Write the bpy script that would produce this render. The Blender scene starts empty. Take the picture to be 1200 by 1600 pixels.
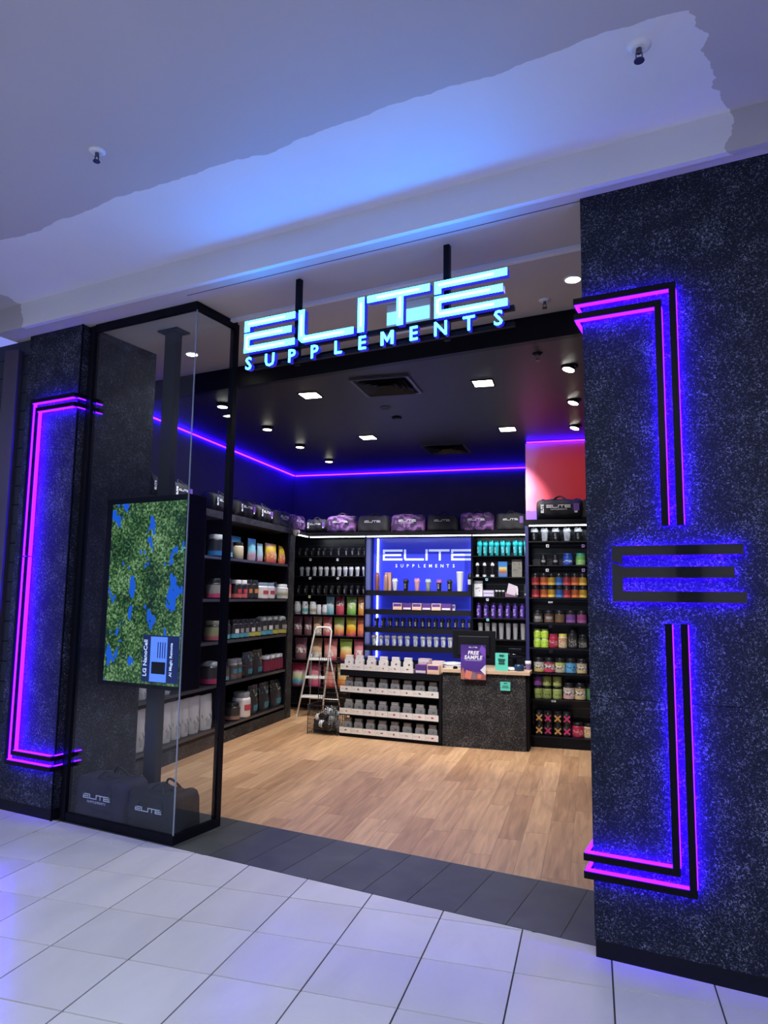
import bpy, bmesh, math, random
import numpy as np
from mathutils import Matrix, Vector
random.seed(7)
PI = math.pi
SC = bpy.context.scene
COL = SC.collection

# ------------------------------------------------------------------ camera
FPX, CX, CY, EYE = 1109.0, 600.0, 800.0, 1.765
_Z = np.array([124.6, -9369.0, 1109.0]); _Z /= np.linalg.norm(_Z)
_Y = np.array([324.0, 130.0, 1109.0]); _Y -= _Z * (_Y @ _Z); _Y /= np.linalg.norm(_Y)
_X = np.cross(_Y, _Z)
RR = np.stack([_X, _Y, _Z])
cam_data = bpy.data.cameras.new('camera')
cam = bpy.data.objects.new('camera', cam_data); COL.objects.link(cam)
M = Matrix.Identity(4)
for i in range(3):
    M[i][0] = RR[i][0]; M[i][1] = -RR[i][1]; M[i][2] = -RR[i][2]
M[2][3] = EYE
cam.matrix_world = M
cam_data.sensor_fit = 'VERTICAL'; cam_data.sensor_height = 36.0
cam_data.lens = FPX * 36.0 / 1600.0
cam_data.clip_start = 0.05; cam_data.clip_end = 100
SC.camera = cam

# ------------------------------------------------------------------ world, exposure
w = bpy.data.worlds.new('world'); SC.world = w; w.use_nodes = True
w.node_tree.nodes['Background'].inputs[0].default_value = (0.27, 0.31, 0.92, 1)
w.node_tree.nodes['Background'].inputs[1].default_value = 0.44
SC.view_settings.view_transform = 'Standard'
SC.view_settings.look = 'None'
SC.view_settings.gamma = 1.0
SC.view_settings.exposure = 1.0
SC.view_settings.use_curve_mapping = False
SC.cycles.max_bounces = 7
SC.cycles.transparent_max_bounces = 12
SC.cycles.sample_clamp_indirect = 4.0
SC.cycles.caustics_reflective = False
SC.cycles.caustics_refractive = False
SC.cycles.use_denoising = True

# facade frame: local x = along the shopfront (u), local y = into the shop (w)
FO = Vector((-0.018, 3.909, 0)); FA = -math.atan(0.2)
FM = Matrix.Translation(FO) @ Matrix.Rotation(FA, 4, 'Z')
def F(u, w_, z=0.0): return FM @ Vector((u, w_, z))

# LIGHT LEVELS
L_AIM = 190.0
L_MALL, L_SHOP, L_ENTRY, L_SPOT = 232.0, 33.0, 14.0, 60.0
def area(name, loc, size, power, color, rot=(0, 0, 0), spread=PI):
    d = bpy.data.lights.new(name, 'AREA'); d.shape = 'RECTANGLE'; d.size, d.size_y = size
    d.energy = power; d.color = color; d.spread = spread
    o = bpy.data.objects.new(name, d); COL.objects.link(o)
    o.location = loc; o.rotation_euler = rot
    return o
# mall ceiling panels behind and beside the photographer (out of frame)
for (u_, w_) in ((-5.5, -4.6), (-1.2, -5.2), (3.2, -4.6)):
    area('mall_ceiling_lamp', F(u_, w_, 4.14), (2.2, 0.6), L_MALL / 3, (0.86, 0.92, 1.0))
def lamp(name, loc, power, color, angle=110, blend=0.6, target=None, radius=0.06, parent=None):
    d = bpy.data.lights.new(name, 'SPOT'); d.energy = power; d.color = color
    d.spot_size = math.radians(angle); d.spot_blend = blend; d.shadow_soft_size = radius
    o = bpy.data.objects.new(name, d); COL.objects.link(o); o.location = loc
    if target is not None:
        o.rotation_euler = (Vector(target) - Vector(loc)).to_track_quat('-Z', 'Y').to_euler()
    return o

# ------------------------------------------------------------------ pixel -> metres on a known plane (measuring only)
def ray(px, py): return RR @ np.array([(px - CX) / FPX, (py - CY) / FPX, 1.0])
def at_y(px, py, Y):
    r = ray(px, py); t = Y / r[1]; return (r[0] * t, EYE + r[2] * t)       # X, Z
def at_x(px, py, X):
    r = ray(px, py); t = X / r[0]; return (r[1] * t, EYE + r[2] * t)       # Y, Z
def y_on_left(px, z, X):
    lo, hi = 3.0, 14.0
    for _ in range(40):
        m = (lo + hi) / 2; c = RR.T @ np.array([X, m, z - EYE]); x = CX + FPX * c[0] / c[2]
        if x < px: lo = m
        else: hi = m
    return lo

# ------------------------------------------------------------------ materials
MATS = {}
def new_mat(name):
    m = bpy.data.materials.new(name); m.use_nodes = True
    return m, m.node_tree, m.node_tree.nodes['Principled BSDF']
def mat(name, col, rough=0.5, metal=0.0, emit=None, es=0.0, var=0.0, vscale=20.0, bump=0.0, spec=0.5, coat=0.0, objvar=0.0):
    if name in MATS: return MATS[name]
    m, nt, b = new_mat(name)
    b.inputs['Roughness'].default_value = rough; b.inputs['Metallic'].default_value = metal
    b.inputs['Specular IOR Level'].default_value = spec
    b.inputs['Coat Weight'].default_value = coat
    b.inputs['Base Color'].default_value = (*col, 1)
    if emit:
        b.inputs['Emission Color'].default_value = (*emit, 1); b.inputs['Emission Strength'].default_value = es
    if var or bump:
        tc = nt.nodes.new('ShaderNodeTexCoord'); n = nt.nodes.new('ShaderNodeTexNoise')
        n.inputs['Scale'].default_value = vscale; n.inputs['Detail'].default_value = 4
        nt.links.new(tc.outputs['Object'], n.inputs['Vector'])
        if var:
            r = nt.nodes.new('ShaderNodeMapRange'); r.inputs[1].default_value = 0.3; r.inputs[2].default_value = 0.7
            r.inputs[3].default_value = 1 - var; r.inputs[4].default_value = 1 + var
            mx = nt.nodes.new('ShaderNodeVectorMath'); mx.operation = 'SCALE'; mx.inputs[0].default_value = col
            nt.links.new(n.outputs['Fac'], r.inputs[0]); nt.links.new(r.outputs[0], mx.inputs['Scale'])
            nt.links.new(mx.outputs[0], b.inputs['Base Color'])
        if bump:
            bp = nt.nodes.new('ShaderNodeBump'); bp.inputs['Strength'].default_value = bump; bp.inputs['Distance'].default_value = 0.01
            nt.links.new(n.outputs['Fac'], bp.inputs['Height']); nt.links.new(bp.outputs[0], b.inputs['Normal'])
    MATS[name] = m
    return m
def ramp(nt, stops, interp='LINEAR'):
    r = nt.nodes.new('ShaderNodeValToRGB'); r.color_ramp.interpolation = interp
    e = r.color_ramp.elements
    e[0].position, e[0].color = stops[0][0], (*stops[0][1], 1)
    e[1].position, e[1].color = stops[1][0], (*stops[1][1], 1)
    for p, c in stops[2:]:
        k = e.new(p); k.color = (*c, 1)
    return r
def granite(name, base, fleck, scale=1.0, lo=0.56, hi=0.74, coord='Object'):
    m, nt, b = new_mat(name)
    tc = nt.nodes.new('ShaderNodeTexCoord')
    n1 = nt.nodes.new('ShaderNodeTexNoise'); n1.inputs['Scale'].default_value = 95 * scale; n1.inputs['Detail'].default_value = 5; n1.inputs['Roughness'].default_value = 0.62
    n1.inputs['Distortion'].default_value = 1.2
    n2 = nt.nodes.new('ShaderNodeTexNoise'); n2.inputs['Scale'].default_value = 7 * scale; n2.inputs['Detail'].default_value = 3
    nt.links.new(tc.outputs[coord], n1.inputs['Vector']); nt.links.new(tc.outputs[coord], n2.inputs['Vector'])
    ad = nt.nodes.new('ShaderNodeMath'); ad.operation = 'MULTIPLY_ADD'; ad.inputs[1].default_value = 0.22; ad.inputs[2].default_value = -0.11
    a2 = nt.nodes.new('ShaderNodeMath'); a2.operation = 'ADD'
    nt.links.new(n2.outputs['Fac'], ad.inputs[0]); nt.links.new(ad.outputs[0], a2.inputs[0]); nt.links.new(n1.outputs['Fac'], a2.inputs[1])
    r = ramp(nt, [(0.40, base), (hi, fleck), (lo - 0.04, tuple(x * 1.9 for x in base)), (lo + 0.04, tuple(0.45 * f + 0.5 * x for f, x in zip(fleck, base)))])
    nt.links.new(a2.outputs[0], r.inputs[0]); nt.links.new(r.outputs[0], b.inputs['Base Color'])
    bp = nt.nodes.new('ShaderNodeBump'); bp.inputs['Strength'].default_value = 0.35; bp.inputs['Distance'].default_value = 0.004
    nt.links.new(n1.outputs['Fac'], bp.inputs['Height']); nt.links.new(bp.outputs[0], b.inputs['Normal'])
    b.inputs['Roughness'].default_value = 0.55; b.inputs['Specular IOR Level'].default_value = 0.2
    return m
GRANITE = granite('granite', (0.004, 0.006, 0.013), (0.24, 0.27, 0.35), 1.0, 0.585, 0.72)
GRANITE_IN = granite('granite_inside', (0.010, 0.010, 0.012), (0.22, 0.215, 0.21), 0.85, 0.57, 0.70)
BLACK = mat('black_metal', (0.003, 0.0035, 0.008), 0.35, spec=0.12)
BLACKM = mat('black_matte', (0.004, 0.004, 0.007), 0.7, spec=0.15)
SHELF = mat('black_shelf', (0.007, 0.007, 0.011), 0.4, spec=0.25)
SLAT = mat('slatwall_black', (0.010, 0.011, 0.016), 0.32)
SKIRT = mat('skirt_black', (0.002, 0.0025, 0.007), 0.5, spec=0.25)
WALLBLK = mat('black_wall_paint', (0.05, 0.042, 0.075), 0.6, var=0.1, vscale=3)
CEILBLK = mat('dark_shop_ceiling', (0.007, 0.007, 0.012), 0.45, var=0.1, vscale=2)
CREAM = mat('cream_ceiling_paint', (0.50, 0.47, 0.44), 0.7, var=0.03, vscale=2)
WHITEM = mat('white_metal', (0.86, 0.86, 0.87), 0.35)
WHITEP = mat('white_plastic', (0.75, 0.76, 0.80), 0.4)
CHROME = mat('chrome', (0.7, 0.7, 0.72), 0.2, 1.0)
MIRROR = mat('black_mirror_acrylic', (0.010, 0.011, 0.014), 0.04, 0.0, spec=0.9, coat=1.0)
MAGENTA = mat('magenta_led', (0.2, 0.02, 0.3), 0.5, emit=(0.036, 0.001, 1.0), es=11.0)
VIOLET = mat('violet_led', (0.1, 0.02, 0.3), 0.5, emit=(0.035, 0.001, 1.0), es=130.0)
CEILLED = mat('ceiling_led', (0.2, 0.02, 0.3), 0.5, emit=(0.020, 0.0012, 1.0), es=40.0)
WHITELED = mat('white_led', (0.9, 0.9, 0.9), 0.5, emit=(0.85, 0.92, 1.0), es=5.0)
BLUELED = mat('blue_led_tube', (0.9, 0.9, 0.9), 0.5, emit=(0.55, 0.62, 1.0), es=6.0)
LAMPGLOW = mat('lamp_diffuser', (1, 1, 1), 0.5, emit=(1.0, 0.97, 0.86), es=14.0)
LAMPGLOW2 = mat('lamp_diffuser_small', (1, 1, 1), 0.5, emit=(1.0, 0.98, 0.92), es=6.0)
SIGNFACE = mat('sign_face', (0.1, 0.3, 0.5), 0.3, emit=(0.011, 0.24, 1.0), es=19.0)
SIGNCORE = mat('sign_core', (0.3, 0.5, 0.6), 0.3, emit=(0.07, 0.45, 1.0), es=9.0)
SIGNSIDE = mat('sign_side', (0.02, 0.02, 0.2), 0.3, emit=(0.015, 0.008, 0.42), es=0.6)
LOGOWHITE = mat('logo_white', (0.85, 0.87, 0.95), 0.5)
LOGOBLUE = mat('logo_pale_blue', (0.62, 0.70, 0.95), 0.4, emit=(0.45, 0.55, 1.0), es=0.35)
TEAL = mat('teal_card', (0.10, 0.62, 0.48), 0.5)
TEALP = mat('teal_plastic', (0.02, 0.55, 0.62), 0.25)
WOODTOP = mat('pale_oak_top', (0.58, 0.42, 0.29), 0.45, var=0.08, vscale=12)

def glass_mat(name, tint=(0.92, 0.96, 0.97), ior=1.5, extra=0.0):
    m = bpy.data.materials.new(name); m.use_nodes = True; nt = m.node_tree; nt.nodes.clear()
    o = nt.nodes.new('ShaderNodeOutputMaterial'); t = nt.nodes.new('ShaderNodeBsdfTransparent'); t.inputs[0].default_value = (*tint, 1)
    g = nt.nodes.new('ShaderNodeBsdfGlossy'); g.inputs['Roughness'].default_value = 0.0; g.inputs[0].default_value = (1, 1, 1, 1)
    f = nt.nodes.new('ShaderNodeFresnel'); ge = nt.nodes.new('ShaderNodeNewGeometry'); mr = nt.nodes.new('ShaderNodeMapRange')
    mr.inputs[3].default_value = ior; mr.inputs[4].default_value = 1 / ior     # same reflectance on both faces of the pane
    nt.links.new(ge.outputs['Backfacing'], mr.inputs[0]); nt.links.new(mr.outputs[0], f.inputs[0])
    mx = nt.nodes.new('ShaderNodeMixShader')
    nt.links.new(f.outputs[0], mx.inputs[0]); nt.links.new(t.outputs[0], mx.inputs[1]); nt.links.new(g.outputs[0], mx.inputs[2]); nt.links.new(mx.outputs[0], o.inputs[0])
    return m
GLASS = glass_mat('clear_glass', (0.88, 0.92, 0.96), 1.38)
def ceil_paint():
    # older cream-grey paint with a fresher, bluer white repainted zone that has brushy, stepped edges
    m, nt, b = new_mat('mall_ceiling_paint')
    tc = nt.nodes.new('ShaderNodeTexCoord'); sp = nt.nodes.new('ShaderNodeSeparateXYZ'); nt.links.new(tc.outputs['Object'], sp.inputs[0])
    def math_(op, a, b_=None):
        n = nt.nodes.new('ShaderNodeMath'); n.operation = op
        for i, v in enumerate((a, b_)):
            if v is None: continue
            if isinstance(v, (int, float)): n.inputs[i].default_value = v
            else: nt.links.new(v, n.inputs[i])
        return n.outputs[0]
    def noise(sc, det, dim=(1, 1, 1)):
        mp = nt.nodes.new('ShaderNodeMapping'); mp.inputs['Scale'].default_value = dim; nt.links.new(tc.outputs['Object'], mp.inputs[0])
        n = nt.nodes.new('ShaderNodeTexNoise'); n.inputs['Scale'].default_value = sc; n.inputs['Detail'].default_value = det
        nt.links.new(mp.outputs[0], n.inputs['Vector']); return n.outputs['Fac']
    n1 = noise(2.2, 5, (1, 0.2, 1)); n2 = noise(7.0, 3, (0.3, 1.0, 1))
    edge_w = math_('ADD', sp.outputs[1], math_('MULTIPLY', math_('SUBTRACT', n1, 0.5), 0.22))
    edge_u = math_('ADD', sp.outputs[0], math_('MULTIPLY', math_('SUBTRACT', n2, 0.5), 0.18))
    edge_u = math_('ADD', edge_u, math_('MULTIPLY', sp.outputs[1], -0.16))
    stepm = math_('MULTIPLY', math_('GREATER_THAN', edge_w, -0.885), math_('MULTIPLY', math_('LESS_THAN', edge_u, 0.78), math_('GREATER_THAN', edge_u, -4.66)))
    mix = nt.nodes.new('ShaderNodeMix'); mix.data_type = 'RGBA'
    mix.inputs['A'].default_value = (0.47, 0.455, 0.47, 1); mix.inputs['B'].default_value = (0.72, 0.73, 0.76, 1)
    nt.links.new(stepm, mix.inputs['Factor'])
    big = noise(1.6, 6); rr = nt.nodes.new('ShaderNodeMapRange'); rr.inputs[3].default_value = 0.93; rr.inputs[4].default_value = 1.05
    nt.links.new(big, rr.inputs[0]); sc = nt.nodes.new('ShaderNodeVectorMath'); sc.operation = 'SCALE'
    nt.links.new(mix.outputs['Result'], sc.inputs[0]); nt.links.new(rr.outputs[0], sc.inputs['Scale']); nt.links.new(sc.outputs[0], b.inputs['Base Color'])
    b.inputs['Roughness'].default_value = 0.62
    return m
CEILPAINT = ceil_paint()
def varied(name, c1, c2, rough, stretch=(1, 1, 1), nscale=6.0, grain=0.25, c3=None, coat=0.0, rotate=0.0):
    # per-object tone + grain
    m, nt, b = new_mat(name)
    oi = nt.nodes.new('ShaderNodeObjectInfo'); tc = nt.nodes.new('ShaderNodeTexCoord')
    mp = nt.nodes.new('ShaderNodeMapping'); mp.inputs['Scale'].default_value = stretch
    nt.links.new(tc.outputs['Object'], mp.inputs[0])
    off = nt.nodes.new('ShaderNodeVectorMath'); off.operation = 'ADD'
    cmb = nt.nodes.new('ShaderNodeCombineXYZ'); mu = nt.nodes.new('ShaderNodeMath'); mu.operation = 'MULTIPLY'; mu.inputs[1].default_value = 37.0
    nt.links.new(oi.outputs['Random'], mu.inputs[0]); nt.links.new(mu.outputs[0], cmb.inputs[0]); nt.links.new(mu.outputs[0], cmb.inputs[1])
    nt.links.new(mp.outputs[0], off.inputs[0]); nt.links.new(cmb.outputs[0], off.inputs[1])
    n = nt.nodes.new('ShaderNodeTexNoise'); n.inputs['Scale'].default_value = nscale; n.inputs['Detail'].default_value = 6; n.inputs['Distortion'].default_value = 0.6
    nt.links.new(off.outputs[0], n.inputs['Vector'])
    mix = nt.nodes.new('ShaderNodeMix'); mix.data_type = 'RGBA'; mix.inputs['A'].default_value = (*c1, 1); mix.inputs['B'].default_value = (*c2, 1)
    nt.links.new(oi.outputs['Random'], mix.inputs['Factor'])
    r = nt.nodes.new('ShaderNodeMapRange'); r.inputs[1].default_value = 0.3; r.inputs[2].default_value = 0.7; r.inputs[3].default_value = 1 - grain; r.inputs[4].default_value = 1 + grain
    nt.links.new(n.outputs['Fac'], r.inputs[0]); sc = nt.nodes.new('ShaderNodeVectorMath'); sc.operation = 'SCALE'
    nt.links.new(mix.outputs['Result'], sc.inputs[0]); nt.links.new(r.outputs[0], sc.inputs['Scale'])
    nt.links.new(sc.outputs[0], b.inputs['Base Color'])
    b.inputs['Roughness'].default_value = rough; b.inputs['Coat Weight'].default_value = coat; b.inputs['Coat Roughness'].default_value = 0.15
    bp = nt.nodes.new('ShaderNodeBump'); bp.inputs['Strength'].default_value = 0.06; bp.inputs['Distance'].default_value = 0.003
    nt.links.new(n.outputs['Fac'], bp.inputs['Height']); nt.links.new(bp.outputs[0], b.inputs['Normal'])
    return m
TILE = varied('white_floor_tile', (0.60, 0.59, 0.60), (0.67, 0.66, 0.67), 0.2, (1, 0.5, 1), 3.0, 0.06)
SLATE = varied('slate_tile', (0.050, 0.055, 0.055), (0.065, 0.071, 0.07), 0.42, (1, 1, 1), 4.0, 0.25)
PLANK = varied('oak_vinyl_plank', (0.38, 0.212, 0.112), (0.57, 0.35, 0.195), 0.42, (9, 0.8, 1), 2.6, 0.24)
GROUT = mat('grout', (0.05, 0.05, 0.055), 0.8)
GROUTL = mat('pale_grout', (0.22, 0.22, 0.22), 0.8)

def grad_mat(name, stops, rough=0.35, noise=0.25, nscale=14.0, blobs=None, metal=0.0, axis=2):
    # printed packaging: vertical colour bands (Generated z) wobbling with noise, optional printed blobs
    if name in MATS: return MATS[name]
    m, nt, b = new_mat(name)
    tc = nt.nodes.new('ShaderNodeTexCoord'); sp = nt.nodes.new('ShaderNodeSeparateXYZ'); nt.links.new(tc.outputs['Generated'], sp.inputs[0])
    n = nt.nodes.new('ShaderNodeTexNoise'); n.inputs['Scale'].default_value = 3.0; n.inputs['Detail'].default_value = 2
    nt.links.new(tc.outputs['Generated'], n.inputs['Vector'])
    ma = nt.nodes.new('ShaderNodeMath'); ma.operation = 'MULTIPLY_ADD'; ma.inputs[1].default_value = noise; nt.links.new(n.outputs['Fac'], ma.inputs[0])
    sb = nt.nodes.new('ShaderNodeMath'); sb.operation = 'SUBTRACT'; sb.inputs[1].default_value = noise / 2
    nt.links.new(sp.outputs[axis], ma.inputs[2]); nt.links.new(ma.outputs[0], sb.inputs[0])
    r = ramp(nt, stops); nt.links.new(sb.outputs[0], r.inputs[0]); out = r.outputs[0]
    if blobs:
        c, z0, z1, th = blobs
        n2 = nt.nodes.new('ShaderNodeTexNoise'); n2.inputs['Scale'].default_value = nscale; n2.inputs['Detail'].default_value = 1
        nt.links.new(tc.outputs['Generated'], n2.inputs['Vector'])
        def cmp(op, a, v):
            k = nt.nodes.new('ShaderNodeMath'); k.operation = op; nt.links.new(a, k.inputs[0])
            if isinstance(v, float): k.inputs[1].default_value = v
            else: nt.links.new(v, k.inputs[1])
            return k.outputs[0]
        f = cmp('MULTIPLY', cmp('GREATER_THAN', n2.outputs['Fac'], th), cmp('MULTIPLY', cmp('GREATER_THAN', sp.outputs[axis], z0), cmp('LESS_THAN', sp.outputs[axis], z1)))
        mx = nt.nodes.new('ShaderNodeMix'); mx.data_type = 'RGBA'; mx.inputs['B'].default_value = (*c, 1)
        nt.links.new(f, mx.inputs['Factor']); nt.links.new(out, mx.inputs['A']); out = mx.outputs['Result']
    nt.links.new(out, b.inputs['Base Color']); b.inputs['Roughness'].default_value = rough; b.inputs['Metallic'].default_value = metal
    MATS[name] = m
    return m

# ------------------------------------------------------------------ geometry helpers
class MB:
    def __init__(s): s.v = []; s.f = []; s.sm = []
    def add(s, vs, fs, smooth=False):
        o = len(s.v); s.v += [tuple(p) for p in vs]; s.f += [tuple(i + o for i in f) for f in fs]; s.sm += [smooth] * len(fs)
        return s
    def box(s, x0, x1, y0, y1, z0, z1):
        vs = [(x, y, z) for z in (z0, z1) for y in (y0, y1) for x in (x0, x1)]
        return s.add(vs, [(0, 2, 3, 1), (4, 5, 7, 6), (0, 1, 5, 4), (2, 6, 7, 3), (0, 4, 6, 2), (1, 3, 7, 5)])
    def prism(s, poly, z0, z1):   # polygon in XY, extruded in z (ccw)
        n = len(poly); vs = [(x, y, z0) for x, y in poly] + [(x, y, z1) for x, y in poly]
        return s.add(vs, [tuple(range(n))[::-1], tuple(range(n, 2 * n))] + [(i, (i + 1) % n, n + (i + 1) % n, n + i) for i in range(n)])
    def slab(s, poly, y0, y1):    # polygon in XZ, extruded in y
        n = len(poly); vs = [(x, y0, z) for x, z in poly] + [(x, y1, z) for x, z in poly]
        return s.add(vs, [tuple(range(n)), tuple(range(n, 2 * n))[::-1]] + [(n + i, n + (i + 1) % n, (i + 1) % n, i) for i in range(n)])
    def lathe(s, prof, n=16, c=(0, 0), smooth=True, cap=True):
        vs = []; fs = []
        for r, z in prof:
            vs += [(c[0] + r * math.cos(2 * PI * k / n), c[1] + r * math.sin(2 * PI * k / n), z) for k in range(n)]
        for j in range(len(prof) - 1):
            for k in range(n):
                a, b = j * n + k, j * n + (k + 1) % n; fs.append((a, b, b + n, a + n))
        s.add(vs, fs, smooth)
        if cap:
            s.add([vs[i] for i in range(n)], [tuple(range(n))[::-1]]); s.add([vs[-n + i] for i in range(n)], [tuple(range(n))])
        return s
    def tube(s, pts, r, n=6, closed=False):
        pts = [Vector(p) for p in pts]; m = len(pts); rings = []
        for i, p in enumerate(pts):
            a = pts[(i - 1) % m] if (closed or i > 0) else p; b = pts[(i + 1) % m] if (closed or i < m - 1) else p
            t = (b - a).normalized(); up = Vector((0, 0, 1)) if abs(t.z) < 0.9 else Vector((0, 1, 0))
            x = t.cross(up).normalized(); y = x.cross(t)
            rings.append([tuple(p + x * r * math.cos(2 * PI * k / n) + y * r * math.sin(2 * PI * k / n)) for k in range(n)])
        vs = [v for g in rings for v in g]; fs = []
        for j in range(m if closed else m - 1):
            for k in range(n):
                a, b = j * n + k, j * n + (k + 1) % n; c = ((j + 1) % m) * n
                fs.append((a, c + k, c + (k + 1) % n, b))
        if not closed: fs += [tuple(range(n)), tuple(range((m - 1) * n, m * n))[::-1]]
        return s.add(vs, fs, n > 5)
    def mesh(s, name):
        me = bpy.data.meshes.new(name); me.from_pydata(s.v, [], s.f); me.polygons.foreach_set('use_smooth', s.sm); me.update()
        return me
def obj(name, mb, m, parent=None, loc=(0, 0, 0), rotz=0.0, rot=None, bevel=0.0, structure=False):
    me = mb.mesh(name) if isinstance(mb, MB) else mb
    if m is not None and not me.materials: me.materials.append(m)
    o = bpy.data.objects.new(name, me); COL.objects.link(o); o.location = loc; o.rotation_euler = rot or (0, 0, rotz)
    if parent: o.parent = parent
    if bevel:
        b = o.modifiers.new('bevel', 'BEVEL'); b.width = bevel; b.segments = 2; b.limit_method = 'ANGLE'
    if structure: o['kind'] = 'structure'
    return o
def tag(o, label, cat, group=None, kind=None):
    o['label'] = label; o['category'] = cat

    if group: o['group'] = group
    if kind: o['kind'] = kind
    return o
def empty(name, loc=(0, 0, 0), rotz=0.0):
    o = bpy.data.objects.new(name, None); COL.objects.link(o); o.location = loc; o.rotation_euler = (0, 0, rotz); o.empty_display_size = 0.1
    return o
def fobj(name, mb, m, structure=True, **k):   # object in facade frame
    return obj(name, mb, m, loc=FO, rotz=FA, structure=structure, **k)
def fempty(name, u=0, w_=0, z=0):
    p = F(u, w_, z); return empty(name, p, FA)
def copy_tree(o, parent=None):
    c = o.copy(); COL.objects.link(c)
    if parent: c.parent = parent
    for ch in o.children: copy_tree(ch, c)
    return c
ORD = ['first', 'second', 'third', 'fourth', 'fifth', 'sixth', 'seventh', 'eighth', 'ninth', 'tenth', 'eleventh', 'twelfth', 'thirteenth', 'fourteenth', 'fifteenth', 'sixteenth']
def nth(i, n):
    if n > 2 and i == n - 1: return 'rightmost'
    if i == 0: return 'leftmost'
    return ORD[i] + ' from left'

FONT_CACHE = {}
def text_mesh(s, size=1.0, extrude=0.0, offset=0.0, spacing=1.0, align='CENTER', shear=0.0):
    k = (s, size, extrude, offset, spacing, align, shear)
    if k in FONT_CACHE: return FONT_CACHE[k]
    cu = bpy.data.curves.new('lettering', 'FONT'); cu.body = s; cu.size = size; cu.extrude = extrude; cu.offset = offset; cu.shear = shear
    cu.space_character = spacing; cu.align_x = align; cu.resolution_u = 2
    o = bpy.data.objects.new('lettering', cu)
    COL.objects.link(o); bpy.context.view_layer.update()
    me = bpy.data.meshes.new_from_object(o.evaluated_get(bpy.context.evaluated_depsgraph_get()))
    bpy.data.objects.remove(o)
    me.name = 'lettering'; me.materials.clear(); FONT_CACHE[k] = me
    return me
RX90 = (PI / 2, 0, 0)      # text standing up, facing -y
def put_text(s, m, parent, loc, size, extrude=0.0008, offset=0.0, spacing=1.0, rot=RX90, name='lettering', shear=0.0):
    me = text_mesh(s, size, extrude, offset, spacing, shear=shear).copy(); me.materials.append(m)
    return obj(name, me, None, parent, loc, rot=rot)

# ELITE wordmark: outlines in a 1.0 high box; each letter is a list of polygons (x,z)
def rect(x0, x1, z0, z1): return [(x0, z0), (x1, z0), (x1, z1), (x0, z1)]
W_E = [  # u-extent of each letter in units of height (sign: H = .235, total 1.96)
    ('E', 0.0, 1.86), ('L', 2.00, 3.86), ('I', 4.00, 4.20), ('T', 4.30, 6.20), ('E', 6.34, 8.34)]
def letter_polys(ch, x0, x1):
    s = 0.195; v = 0.19
    if ch == 'E':
        return [[(x0, 0.66), (x0 + v, 0.66), (x0 + v, 1 - s), (x1, 1 - s), (x1, 1), (x0, 1)],
                [(x0, 0), (x1, 0), (x1, s), (x0 + v, s), (x0 + v, 0.40), (x1 - 0.12, 0.40), (x1 - 0.12, 0.595), (x0, 0.595)]]
    if ch == 'L':
        return [[(x0 + 0.12, 0), (x1, 0), (x1, s), (x0 + 0.24, s), (x0 + v, s + 0.07), (x0 + v, 1), (x0, 1), (x0, 0.12)]]
    if ch == 'I': return [rect(x0, x1, 0, 1)]
    if ch == 'T':
        m_ = x0 + 0.92
        return [[(x0, 1 - s), (m_, 1 - s), (m_, 0), (m_ + v, 0), (m_ + v, 1 - s), (x1, 1 - s), (x1, 1), (x0, 1)]]
LOGO_ME = {}
def logo_mesh(width, depth=0.0015):
    k = (round(width, 3), depth)
    if k in LOGO_ME: return LOGO_ME[k]
    b = MB(); s = width / 8.34
    for ch, a, c in W_E:
        for p in letter_polys(ch, a, c): b.slab([((x - 4.17) * s, z * s) for x, z in p], -depth, 0)
    LOGO_ME[k] = b.mesh('wordmark'); return LOGO_ME[k]
def put_logo(parent, loc, width, m, rot=(0, 0, 0), sub=False, name='wordmark'):
    me = logo_mesh(width)
    if sub:
        key = (me.name, m.name, 'm')
    me2 = LOGO_ME.get((me.name, m.name))
    if me2 is None:
        me2 = me.copy(); me2.materials.append(m); LOGO_ME[(me.name, m.name)] = me2
    o = obj(name, me2, None, parent, loc, rot=rot)
    if sub:
        tme = text_mesh('SUPPLEMENTS', width * 0.085, 0.0007, 0, 1.35)
        k2 = (tme.name, m.name, 't', round(width, 3))
        t2 = LOGO_ME.get(k2)
        if t2 is None: t2 = tme.copy(); t2.materials.append(m); LOGO_ME[k2] = t2
        r = Matrix.Rotation(PI / 2, 4, 'X')
        s_ = obj('lettering', t2, None, o, (0, -0.0005, -width * 0.10)); s_.rotation_euler = (PI / 2, 0, 0)
    return o

# ================================================================== SETTING
# ---- mall floor: slab + one tile object per tile (0.45 m grid, parallel to the shop's side walls), cut along the slate line
def clip_poly(poly, keep):     # keep(p) signed >0 keeps ; linear function
    out = []
    for i in range(len(poly)):
        a, b = poly[i], poly[(i + 1) % len(poly)]; fa, fb = keep(a), keep(b)
        if fa >= 0: out.append(a)
        if (fa >= 0) != (fb >= 0):
            t = fa / (fa - fb); out.append((a[0] + (b[0] - a[0]) * t, a[1] + (b[1] - a[1]) * t))
    return out
def wof(p): d = Vector((p[0], p[1], 0)) - FO; q = FM.to_3x3().transposed() @ d; return q.y
def uof(p): d = Vector((p[0], p[1], 0)) - FO; q = FM.to_3x3().transposed() @ d; return q.x
floor = obj('floor', MB().box(-22, 7, -13, 12, -0.12, -0.006), GROUT, structure=True)
T = 0.45; GX, GY = -0.39, 3.634; g = 0.004
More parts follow.
